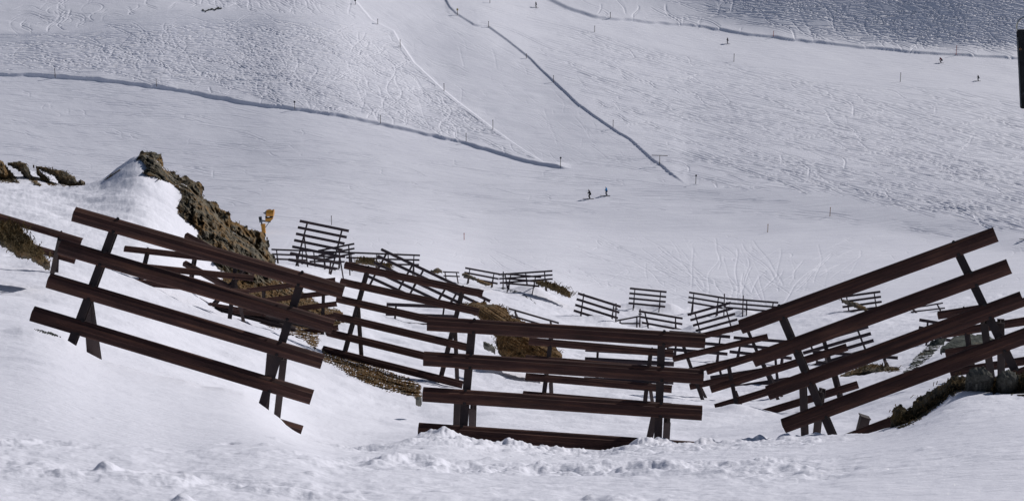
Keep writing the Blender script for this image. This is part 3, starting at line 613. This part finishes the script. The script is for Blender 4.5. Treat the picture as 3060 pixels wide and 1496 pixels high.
unit('barrier at the left picture edge half hidden by a grassy rock', (-165,600), (245,722), (-205,715), (208,836), 3, (37.5, 36.5), near=True, group=SG, skip=(2,),
     gird=[((-95,610),(-120,760)), ((181,700),(161,790))], strut=[((-100,680),(-90,770)), ((172,745),(170,790))])
unit('barrier behind the upper beam of the left front barrier, nearly level', (373,743), (772,788), (352,838), (745,875), 3, (41, 40), near=True, group=SG,
     gird=[((441,745),(417,846)), ((704,778),(690,908))], strut=[((430,800),(432,848)), ((700,830),(716,905))])
unit('steeply tilted barrier lying across the foot of the brown ridge', (557,703), (765,816), (545,870), (642,926), 3, (47, 44), near=True, group=SG, strut=[])
unit('low beams half buried in snow below the steeply tilted barrier', (628,910), (742,930), (700,930), (800,940), 2, (42, 41), near=True, group=SG, strut=[])
unit('barrier with beams rising to the right in front of the rocky grassy bank', (740,868), (1003,836), (748,1012), (1012,978), 5, (56, 55), near=True, group=SG,
     gird=[((785,858),(792,1010)), ((966,838),(962,1002))], strut=[((962,930),(978,1000))])
TG = 'small distant barriers down the slope'
unit('tall barrier standing above the row of distant ones, upper left of centre', (896,660), (1043,690), (862,775), (1004,804), 7, (104, 103), group=TG,
     gird=[((918,664),(889,775)), ((1022,684),(993,798))], strut=[((909,708),(918,785)), ((1012,745),(1026,832))], lean=1.6)
xs = [811, 922, 1033, 1144, 1255]; lb = ['leftmost barrier of the long level far row, beside the brown ridge', 'second barrier of the long level far row, behind the tall one', 'third barrier of the long level far row, right of the tall one', 'right end barrier of the long level far row']
for i in range(4):
    f = lambda u, o: (u, 745 + (u - 811) * .040 + o)
    unit(lb[i], f(xs[i], 0), f(xs[i + 1], 0), f(xs[i] + 3, 31 if i else 28), f(xs[i + 1] - 3, 28), 3, 138, group=TG, lean=1.0)
unit('lower buried barrier at the foot of the tall one, beams dipping right', (866,757), (1012,787), (870,775), (1009,803), 2, 99, group=TG, strut=[], lean=.5)
unit('small barrier rising rightwards behind the tall barrier', (951,749), (1059,728), (953,778), (1060,756), 3, 132, group=TG)
sx = [(1140,745), (1249,797), (1358,849), (1466,900)]; sbx = [(1098,824), (1206,874), (1314,925), (1424,976)]
lb = ['upper end of the steep row of barriers running down right toward the bright slope', 'middle barrier of the steep row running down right', 'lower end of the steep row, ending behind the ochre grass mound']
for i in range(3):
    unit(lb[i], sx[i], sx[i + 1], sbx[i], sbx[i + 1], 5, (108 - 3 * i, 105 - 3 * i), group=TG, sec=1.1, lean=1.2)
unit('level barrier seen between the beams of the six-beam barrier', (1155,909), (1360,917), (1150,966), (1352,974), 3, 77, group=TG)
unit('far barrier dipping right at the left end of the crossing pair', (1390,800), (1493,819), (1385,827), (1487,847), 3, 140, group=TG)
unit('far barrier rising right, crossing its neighbour on the bright skyline', (1490,820), (1651,809), (1494,845), (1652,833), 3, (142, 141), group=TG, fr=(.12, .5, .85))
unit('far barrier half buried behind the snow peak', (1512,818), (1617,828), (1506,845), (1612,855), 3, 137, group=TG)
unit('single low beam poking out left of the crossing pair', (1323,812), (1372,814), (1325,824), (1374,826), 2, 140, group=TG, strut=[])
unit('barrier on the bright slope right of the ochre grass mound', (1519,921), (1670,965), (1524,942), (1675,986), 2, 98, group=TG)
unit('five-beam barrier dipping right, left of the small level one on the grey valley snow', (1727,876), (1855,916), (1710,944), (1838,984), 5, 117, group=TG,
     gird=[((1745,878),(1734,950)), ((1835,910),(1826,970))])
unit('small level barrier alone on the grey valley snow, a drift at its right foot', (1882,861), (1992,872), (1878,905), (1988,916), 4, 140, group=TG)
unit('three-beam barrier right of the five-beam one', (1909,929), (2040,951), (1918,963), (2038,985), 3, 119, group=TG)
unit('short low barrier linking the five-beam one and the three-beam one', (1843,958), (1914,944), (1842,966), (1914,966), 2, 119, group=TG, strut=[])
unit('left barrier of the far pair in the valley left of the right front barrier', (2059,873), (2164,890), (2055,902), (2160,920), 3, 140, group=TG)
unit('right barrier of the far pair in the valley, touching the right front barrier', (2168,891), (2326,904), (2170,918), (2322,931), 3, (140, 139), group=TG, fr=(.4, .9))
unit('five-beam barrier climbing right beside the end of the centre front barrier', (2055,940), (2184,904), (2087,1004), (2210,970), 5, 116, group=TG,
     gird=[((2076,934),(2092,992)), ((2166,910),(2186,982))])
unit('tiny barrier seen between the upper beams of the right front barrier', (2513,887), (2631,871), (2520,932), (2637,916), 4, 131, group=TG)
unit('tiny low barrier seen under the second beam of the right front barrier', (2710,923), (2818,905), (2722,932), (2824,920), 2, 131, group=TG)
unit('small barrier rising right with its end posts behind the third beam at right', (2392,1034), (2595,975), (2416,1096), (2619,1037), 4, 84, group=TG)
unit('low barrier beside the thin brown rock ledge', (2430,1050), (2683,1069), (2438,1082), (2694,1102), 2, 61, group=TG)
unit('small barrier dipping right behind the third beam near the right edge', (2747,955), (2930,985), (2744,1001), (2927,1031), 3, 86, group=TG)
unit('left small barrier dipping right behind the end of the centre front barrier', (2000,991), (2182,1006), (1992,1042), (2174,1057), 3, 84, group=TG)
unit('right small barrier dipping right under the lower left end of the right front barrier', (2192,1008), (2372,1022), (2180,1050), (2366,1070), 3, 83, group=TG)
unit('barrier in the tangle of beams under the crossed medium barrier', (2112,1092), (2355,1054), (2134,1166), (2358,1132), 3, 61, group=TG)
unit('barrier behind the right half of the centre front barrier, beyond the first one there', (1749,1043), (2015,1058), (1745,1132), (2012,1146), 4, 59, group=TG)
# thin cable posts beside far barriers
for lb, u_, v0_, v1_, r_ in (('thin steel post at the right end of the five-beam barrier', 1841, 906, 974, 116.5), ('thin steel post at the left end of the three-beam barrier', 1913, 922, 968, 118.5),
                             ('thin steel post on the left barrier of the far valley pair', 2165, 877, 921, 139.5), ('thin steel post on the right barrier of the far valley pair', 2221, 882, 924, 138.5),
                             ('thin steel post at the crossing of the two skyline barriers', 1504, 811, 850, 139)):
    a_ = at(u_, v0_, r_); b_ = at(u_ - 1, v1_, r_); b_.z = min(b_.z, ground_z(b_) - .3)
    p_ = empty('thin_post', b_); tag(p_, lb, 'post', 'thin cable posts')
    v, f = cyl(b_, a_, .07, .06, 8); mo('pole', v, f, M_FAR, p_); v, f = cyl(a_ - Vector((.16, 0, .5)), a_ + Vector((.16, 0, -.5)), .05, n=6); mo('cable_clamp', v, f, M_FAR, p_)
# stub of a steel post sticking out of the snow
p_ = at(2584, 1254, 20.0); e_ = empty('steel_stub', p_); tag(e_, 'dark steel post stub sticking out of snow below the right barrier', 'post stub')
v, f = extrude(p_ - Vector((.07, 0, .35)), p_ + Vector((0, 0, .05)), Vector((0, -1, 0)), rect(.14, .12)); mo('stub', v, f, M_GIRD, e_)
v, f = extrude(p_ + Vector((-.005, 0, .05)), p_ + Vector((0, 0, .065)), Vector((0, -1, 0)), rect(.165, .145)); mo('cap_plate', v, f, M_GIRD, e_)
# ---------------------------------------------------------------- piste markers
M_POLE = mix_noise('dark_pole', (.14, .12, .11), (.20, .18, .16), 3, .6, 0)
M_RED = mix_noise('red_paint', (.38, .09, .08), (.45, .13, .10), 3, .5, 0)
M_ORG = mix_noise('orange_pole_paint', (.30, .17, .09), (.36, .21, .12), 3, .5, 0)
M_DISC = mix_noise('marker_disc', (.03, .035, .05), (.06, .06, .075), 3, .5, 0)
M_YEL = mix_noise('yellow_panel', (.38, .30, .06), (.45, .36, .09), 3, .5, 0)
def marker(label, u, vb, vt, kind='pole', tilt=0.0):
    r = hit(u, vb); k = r / FPX; b = at(u, vb, r - .05); h = (vb - vt) * k; b = Vector((b.x, b.y, ground_z(b)))
    e = empty('piste_marker', b); tag(e, label, 'piste marker', 'marker poles along the pistes')
    top = b + Vector((tilt * k * 1.0, 0, h)); m = {'red': M_RED, 'orange': M_ORG}.get(kind, M_POLE)
    v, f = cyl(b - Vector((0, 0, .35)), top, .045 * r / 300 + .02, n=8); mo('pole', v, f, m, e)
    if kind == 'disc':
        c = top + Vector((0, -.08, 0)); v, f = cyl(c, c - Vector((0, .06, 0)), 3.0 * k, n=16); mo('disc', v, f, M_DISC, e)
    elif kind == 'yellow':
        c = top + Vector((0, -.1, -.1)); v, f = extrude(c - Vector((2.6 * k, 0, 0)), c + Vector((2.6 * k, 0, 0)), Vector((0, 0, 1)), rect(.06, 6 * k)); mo('panel', v, f, M_YEL, e)
    elif kind == 'bar':
        c = top + Vector((-1.5 * k, 0, 0)); v, f = cyl(c - Vector((23 * k, 0, -.1 * k)), c + Vector((25 * k, 0, -1.5 * k)), .07, n=6); mo('crossbar', v, f, M_POLE, e)
    else:
        v, f = cyl(top, top + Vector((0, 0, .12)), .085 * r / 300 + .02, n=8); mo('tip', v, f, m if kind != 'pole' else M_DISC, e)
MK = [('slim pole at the dark cut edge, far left', 165, 229, 207, 'pole'), ('slim pole above the dark cut edge of the left piste', 468, 259, 241, 'pole'),
 ('pole with a round dark disc on the dark cut edge at left', 881, 329, 307, 'disc'), ('pole on the dark cut edge, right of the one with the disc', 1137, 369, 346, 'pole'),
 ('pole on the dark cut edge near its lower right end', 1393, 422, 399, 'pole'), ('disc pole where the dark cut edge runs out above the two skiers', 1675, 503, 474, 'disc'),
 ('disc marker at the top of the chute left edge', 1062, 14, 2, 'disc'), ('pole near the top of the chute left edge', 1129, 73, 59, 'pole'),
 ('second pole down the chute left edge', 1196, 142, 121, 'pole'), ('pole halfway down the chute left edge', 1327, 272, 251, 'pole'), ('lowest pole on the chute left edge', 1473, 387, 360, 'pole'),
 ('marker with a small yellow panel at the top of the chute right edge', 1367, 46, 28, 'yellow'), ('leaning pole at the bend of the chute right edge', 1460, 84, 67, 'pole'),
 ('pole on the chute right edge below the bend', 1573, 176, 163, 'pole'), ('pole at the middle of the chute right edge', 1654, 246, 228, 'pole'),
 ('pole on the lower part of the chute right edge', 1832, 381, 361, 'pole'), ('marker with a long thin crossbar on the chute right edge', 1971, 494, 466, 'bar'),
 ('disc pole at the lower end of the chute right edge', 2079, 550, 524, 'disc'), ('pole between the topmost skier and the chute', 1464, 10, -8, 'pole'),
 ('pole on the lower edge of the upper piste, right of the topmost skier', 1777, 97, 80, 'pole'), ('pole under the second skier of the upper piste', 2193, 185, 163, 'pole'),
 ('pole below the upper piste near the right skiers', 2690, 246, 221, 'pole'), ('pole on the dark line under the grey upper hollow', 1824, 57, 41, 'pole'),
 ('red marker on the upper dark line right of the standing skier', 2311, 111, 96, 'red'), ('red marker on the upper dark line near the right picture edge', 2857, 165, 140, 'red'),
 ('thin brown pole above the tall far barrier', 991, 672, 646, 'pole'), ('thin red pole on the grey snow right of the tall far barrier', 1387, 717, 698, 'red'),
 ('orange brown pole on the valley piste above the right barrier', 2480, 646, 621, 'orange'), ('orange pole at the lower edge of the valley piste', 2294, 694, 671, 'orange')]
for q in MK: marker(*q)

# ---------------------------------------------------------------- skiers
def cloth(name, c): return mix_noise(name, tuple(x * .8 for x in c), c, 6, .85, 0)
M_SKIN = cloth('face_skin', (.50, .30, .22)); M_BLK = cloth('black_cloth', (.02, .02, .024)); M_BLU = cloth('blue_jacket_cloth', (.03, .27, .60))
M_NAVY = cloth('navy_cloth', (.03, .035, .06)); M_MAR = cloth('dark_red_cloth', (.16, .03, .05)); M_GRY = cloth('grey_cloth', (.07, .08, .09)); M_SKI = cloth('ski_topsheet', (.05, .05, .06))
def skin(name, pts, edges, rad, mat, parent, base, H, fx):
    me = bpy.data.meshes.new(name); me.from_pydata([(p[0] * fx * H, p[1] * H, p[2] * H) for p in pts], edges, []); me.materials.append(mat)
    o = bpy.data.objects.new(name, me); COL.objects.link(o); bm = bmesh.new(); bm.from_mesh(me); sk_ = bm.verts.layers.skin.verify()
    for v_, r_ in zip(bm.verts, rad): v_[sk_].radius = (r_ * H, r_ * H)
    bm.verts.ensure_lookup_table(); bm.verts[0][sk_].use_root = True; bm.to_mesh(me); bm.free()
    a = o.modifiers.new('skin', 'SKIN'); a.use_smooth_shade = True; b_ = o.modifiers.new('sub', 'SUBSURF'); b_.levels = 1; b_.render_levels = 2
    if parent: o.parent = parent
    else: o.location = base
    return o
def skier(label, u, vb, vt, jack, trou, helm, crouch=0., fx=1., lab2=''):
    r = hit(u, vb); k = r / FPX; p = at(u, vb, r - .1); p.z = ground_z(p) + .03; hh = (vb - vt) * k; H = hh / (1 - .12 * crouch)
    H *= 1.08; c = crouch; kx = -.07 - .10 * c; hx = .02 + .10 * c; hz = .52 - .10 * c; cx = -.03 - .13 * c; cz = .80 - .14 * c
    hip = (hx, 0, hz); ch = (cx, 0, cz); nk = (cx - .035, 0, cz + .06); hd = (cx - .06, 0, cz + .115)
    knL, knR = (kx, -.07, .28 - .03 * c), (kx + .03, .07, .28 - .03 * c); anL, anR = (.02, -.08, .05), (.05, .08, .05); toL, toR = (-.07, -.08, .03), (-.04, .08, .03)
    shL, shR = (cx, -.11, cz - .01), (cx, .11, cz - .01); elL, elR = (cx + .01, -.15, cz - .18), (cx + .02, .15, cz - .18); haL, haR = (cx - .17, -.15, cz - .22), (cx - .14, .14, cz - .24)
    legs = [hip, (hx, -.05, hz - .03), knL, anL, toL, (hx, .05, hz - .03), knR, anR, toR]
    legE = [(0, 1), (1, 2), (2, 3), (3, 4), (0, 5), (5, 6), (6, 7), (7, 8)]
    o = skin('person', [hip, ch, nk, hd] + [shL, elL, haL, shR, elR, haR] + legs[1:], [(0, 1), (1, 2), (2, 3), (1, 4), (4, 5), (5, 6), (1, 7), (7, 8), (8, 9), (0, 10), (10, 11), (11, 12), (12, 13), (0, 14), (14, 15), (15, 16), (16, 17)],
             [.06, .06, .03, .052, .03, .02, .024, .03, .02, .024, .04, .028, .022, .016, .04, .028, .022, .016], M_SKIN, None, p, H, fx)
    tag(o, label, 'person')
    skin('jacket', [(hx, 0, hz - .02), (hx * .5 + cx * .5, 0, (hz + cz) / 2), ch, shL, elL, (haL[0] * .75 + elL[0] * .25, -.15, haL[2] * .75 + elL[2] * .25), shR, elR, (haR[0] * .75 + elR[0] * .25, .14, haR[2] * .75 + elR[2] * .25), (nk[0], 0, nk[2] - .01)],
         [(0, 1), (1, 2), (2, 3), (3, 4), (4, 5), (2, 6), (6, 7), (7, 8), (2, 9)], [.105, .11, .11, .065, .055, .05, .065, .055, .05, .055], jack, o, p, H, fx)
    skin('trousers', legs[:4] + legs[5:8], [(0, 1), (1, 2), (2, 3), (0, 4), (4, 5), (5, 6)], [.095, .085, .068, .058, .085, .068, .058], trou, o, p, H, fx)
    skin('helmet', [(hd[0], 0, hd[2]), (hd[0] + .01, 0, hd[2] + .025)], [(0, 1)], [.072, .072], helm, o, p, H, fx)
    for nm, t0, a0 in (('boot', toL, anL), ('boot', toR, anR)):
        skin(nm, [(a0[0], a0[1], .09), (a0[0], a0[1], .03), (t0[0], t0[1], .025)], [(0, 1), (1, 2)], [.035, .035, .028], M_BLK, o, p, H, fx)
    e = empty('ski_pair', p); tag(e, 'pair of skis under the ' + lab2, 'skis', 'skis worn by the skiers')
    for t0 in (toL, toR):
        c0 = p + Vector((t0[0] * fx * H, t0[1] * H, .01)); d = Vector((-fx, 0, 0)); q = [c0 - d * .72 * H / 1.75 * 1.1, c0 + d * .78 * H / 1.75 * 1.1]
        v1, f1 = extrude(q[0], q[1], Vector((0, 0, 1)), rect(.09, .03)); v2, f2 = extrude(q[1], q[1] + d * .16 + Vector((0, 0, .08)), Vector((0, 0, 1)), rect(.09, .03)); v, f = join([(v1, f1), (v2, f2)]); mo('ski', v, f, M_SKI, e)
    e = empty('ski_pole_pair', p); tag(e, 'pair of ski poles held by the ' + lab2, 'ski poles', 'ski poles held by the skiers')
    for h0 in (haL, haR):
        a_ = p + Vector((h0[0] * fx * H, h0[1] * H, h0[2] * H + .04)); b_ = a_ + Vector((fx * .55, 0, 0)); b_.z = p.z + .08
        v, f = join([cyl(a_, b_, .012, n=6), cyl(b_ + (a_ - b_) * .06, b_ + (a_ - b_) * .08, .05, n=8)]); mo('ski_pole', v, f, M_BLK, e)
skier('skier in dark clothes gliding left on the valley piste, left one of the pair', 1762, 594, 565, M_BLK, M_BLK, M_BLK, .25, 1, 'dark skier of the pair on the valley piste')
skier('skier in a bright blue jacket and dark trousers on the valley piste', 1812, 585, 558, M_BLU, M_NAVY, M_MAR, .0, 1, 'skier in the blue jacket')
skier('distant black skier standing at the top of the upper piste', 1602, 24.5, 7, M_BLK, M_BLK, M_BLK, .0, 1, 'topmost distant skier')
skier('distant dark skier standing on the upper piste under the grey hollow', 2174, 132, 114, M_BLK, M_NAVY, M_BLK, .0, 1, 'dark skier under the grey hollow')
skier('crouching skier in a dark red jacket near the right end of the dark line', 2812, 189, 172, M_MAR, M_NAVY, M_BLK, .9, 1, 'crouching skier in dark red')
skier('upright skier in grey clothes, lowest on the upper piste at right', 2923, 243, 226, M_GRY, M_GRY, M_BLK, .3, 1, 'upright grey skier at right')
skier('skier cut by the right picture edge on the valley piste', 3066, 715, 688, M_BLK, M_NAVY, M_BLK, .2, 1, 'skier cut by the right picture edge')

# ---------------------------------------------------------------- snow cannon
M_GUN = mix_noise('orange_lacquer', (.52, .24, .035), (.62, .30, .05), 2, .4, 0); M_GREY = mix_noise('grey_metal', (.10, .115, .14), (.15, .165, .19), 2, .5, 0, metal=.2)
u0, v0 = 788.0, 694.0; r0 = hit(u0 + 12, v0 + 2); k = r0 / FPX; gp = at(u0, v0, r0)
e = empty('snow_cannon', gp); tag(e, 'orange fan snow cannon on a lift arm beside the brown ridge', 'snow cannon')
def G(u, v, y=0): return gp + Vector(((u - u0) * k, y, (v0 - v) * k))
v, f = join([cyl(G(788.5, 700), G(787.5, 672), 6 * k, 6.4 * k, 14), cyl(G(787.3, 673), G(787.3, 668), 7.2 * k, n=14)]); mo('pedestal', v, f, M_GUN, e)
v, f = cyl(G(784, 669), G(781, 657), 2.2 * k, n=10); mo('mast', v, f, M_GREY, e)
v, f = extrude(G(781.5, 663), G(779.5, 645.5), Vector((0, -1, 0)), rect(8.5 * k, 7 * k)); bx_ = mo('control_box', v, f, M_GREY, e)
v, f = extrude(G(779, 647, -4.2 * k), G(780.5, 656, -4.2 * k), Vector((0, -1, 0)), rect(5.5 * k, 1.2 * k)); mo('box_lid', v, f, M_BLK, bx_)
for y in (-3.5, 3.5):
    v, f = extrude(G(782, 657.5, y * k), G(810, 661.5, y * k), Vector((0, 0, 1)), rect(1.5 * k, 3 * k)); mo('lift_arm', v, f, M_GREY, e)
for y in (-2.5, 2.5):
    v, f = cyl(G(794.5, 678, y * k), G(807, 661, y * k), 1.0 * k, n=8); mo('hydraulic_strut', v, f, M_GREY, e)
def prism(pts, w_):
    n = len(pts); V_ = [G(a, b, -w_ * k) for a, b in pts] + [G(a, b, w_ * k) for a, b in pts]
    return V_, [tuple(range(n)), tuple(range(2 * n - 1, n - 1, -1))] + [(i, (i + 1) % n, n + (i + 1) % n, n + i)[::-1] for i in range(n)]
v, f = prism([(795.5, 650), (818, 648), (818, 652), (811, 658.5), (796, 659)], 6); mo('cradle', v, f, M_GUN, e)
v, f = prism([(795.5, 643), (797.5, 643), (800, 647.5), (806, 648), (809, 644), (818, 643), (818, 647.8), (795.5, 649.8)], 5); mo('yoke', v, f, M_BLK, e)
A = G(800, 634, 0); B_ = G(821, 634.5, 0); tl_ = Vector((0, -.5, 0)) * 0
def ringed(u_a, u_b, ra, rb_, n=20): return cyl(G(u_a, 634.3), G(u_b, 634.6), ra * k, rb_ * k, n)
v, f = join([ringed(799, 802, 10, 10.8), ringed(802, 819, 10.2, 9.8), ringed(819, 821.5, 10.8, 10.8)]); bb = mo('fan_barrel', v, f, M_GUN, e)
v, f = join([ringed(795.5, 801, 5.5, 8.6), ringed(789, 795.5, .7, 3.6)]); mo('nose_cone', v, f, M_GREY, bb)
v, f = join([cyl(G(806, 626), G(806, 623.5), .8 * k, n=6), cyl(G(812, 626), G(812, 623.5), .8 * k, n=6), cyl(G(805.5, 623.2), G(812.5, 623.2), .8 * k, n=6)]); mo('handle', v, f, M_BLK, bb)
v, f = cyl(G(818, 627), G(820.5, 623), 1.0 * k, n=8); mo('sensor', v, f, M_BLK, bb)

# ---------------------------------------------------------------- black strap hanging from a metal ring at the right edge, close to the viewer
M_STRAP = mix_noise('black_webbing', (.008, .008, .012), (.022, .022, .028), 60, .6, .4, 300, .35, .65, .3, .0006)
M_CHR = mix_noise('polished_metal', (.45, .45, .46), (.6, .6, .6), 30, .22, 0, metal=1.0)
RS = 3.0
def Q(u, v, d=0): return at(u, v, RS + d)
q0 = Q(3062, 75); e = empty('hanging_strap', q0); tag(e, 'black webbing strap cut by the upper right picture edge, hanging on a metal ring', 'strap')
pl = [(3037, 98), (3039, 92), (3044, 88), (3080, 88), (3090, 96), (3098, 320), (3094, 326), (3052, 325), (3048, 321), (3043, 210)]
n = len(pl); V_ = [Q(a, b, -.006) for a, b in pl] + [Q(a, b, .006) for a, b in pl]
F_ = [tuple(range(n)), tuple(range(2 * n - 1, n - 1, -1))] + [(i, n + i, n + (i + 1) % n, (i + 1) % n) for i in range(n)]
st = mo('strap', V_, F_, M_STRAP, e)
bv = st.modifiers.new('bevel', 'BEVEL'); bv.width = .0015; bv.segments = 2
def torus(c, ax, ay, R_, r_, a0=0, a1=2 * math.pi, n=40, m=10):
    V_ = []; F_ = []; N_ = ax.cross(ay); closed = abs(a1 - a0 - 2 * math.pi) < 1e-6; kk = n if closed else n + 1
    for i in range(kk):
        t = a0 + (a1 - a0) * i / n; d = ax * math.cos(t) + ay * math.sin(t)
        V_ += [c + d * (R_ + r_ * math.cos(2 * math.pi * j / m)) + N_ * (r_ * math.sin(2 * math.pi * j / m)) for j in range(m)]
    for i in range(n if closed else n):
        for j in range(m): F_.append((i * m + j, ((i + 1) % kk) * m + j, ((i + 1) % kk) * m + (j + 1) % m, i * m + (j + 1) % m))
    return V_, F_
px = RS / FPX; ax_ = (Q(3070, 75) - Q(3060, 75)).normalized(); az_ = Vector((0, 0, 1))
v, f = torus(Q(3065, 78), ax_, az_, 23.5 * px, 2.6 * px); mo('ring', v, f, M_CHR, e, smooth=True)
v, f = torus(Q(3049, 147, -.008), ax_, az_, 2.4 * px, .7 * px); mo('eyelet', v, f, M_ORG, st, smooth=True)
v, f = torus(Q(3057, 279, -.008), ax_, az_, 2.6 * px, .5 * px, -2.0, 2.0, 20, 6); mo('stitched_mark', v, f, M_GREY, st)
v, f = extrude(Q(3041, 112, -.0075), Q(3051, 318, -.0075), Vector((0, -1, 0)), rect(.0012, .001)); mo('seam', v, f, M_GREY, st)
v, f = join([cyl(Q(3088, 60), Q(3092, 20), .004, n=8), cyl(Q(3092, 20), Q(3092, 20) + Vector((0, 0, 1.6)), .004, n=8)]); mo('hook_wire', v, f, M_GIRD, e)

# ---------------------------------------------------------------- glinting ice crystals lying on the near snow
M_ICE, _t, _b = nodes('ice'); _b.inputs['Base Color'].default_value = (.9, .9, .92, 1); _b.inputs['Roughness'].default_value = .3
V_ = []; F_ = []
for i in range(420):
    u_ = RNG.uniform(0, 3060); v_ = RNG.uniform(1325, 1490); r_ = hit(u_, v_)
    if r_ > 18: continue
    p = at(u_, v_, r_); hv = (sd - p.normalized()).normalized(); n_ = (hv + Vector(RNG.normal(size=3) * .10)).normalized()
    t_ = n_.cross(Vector((0, 0, 1))).normalized(); b_ = n_.cross(t_); z_ = RNG.uniform(.0008, .0024); p = p + Vector((0, 0, .006)); k0 = len(V_)
    for j in range(6): V_.append(p + (t_ * math.cos(j * 1.047) + b_ * math.sin(j * 1.047)) * z_)
    V_.append(p - n_ * z_ * .8); F_.append(tuple(range(k0, k0 + 6))); F_ += [(k0 + (j + 1) % 6, k0 + j, k0 + 6) for j in range(6)]
tag(mo('ice_crystals', V_, F_, M_ICE), 'glinting ice crystals on the near snow', 'ice', kind='stuff')
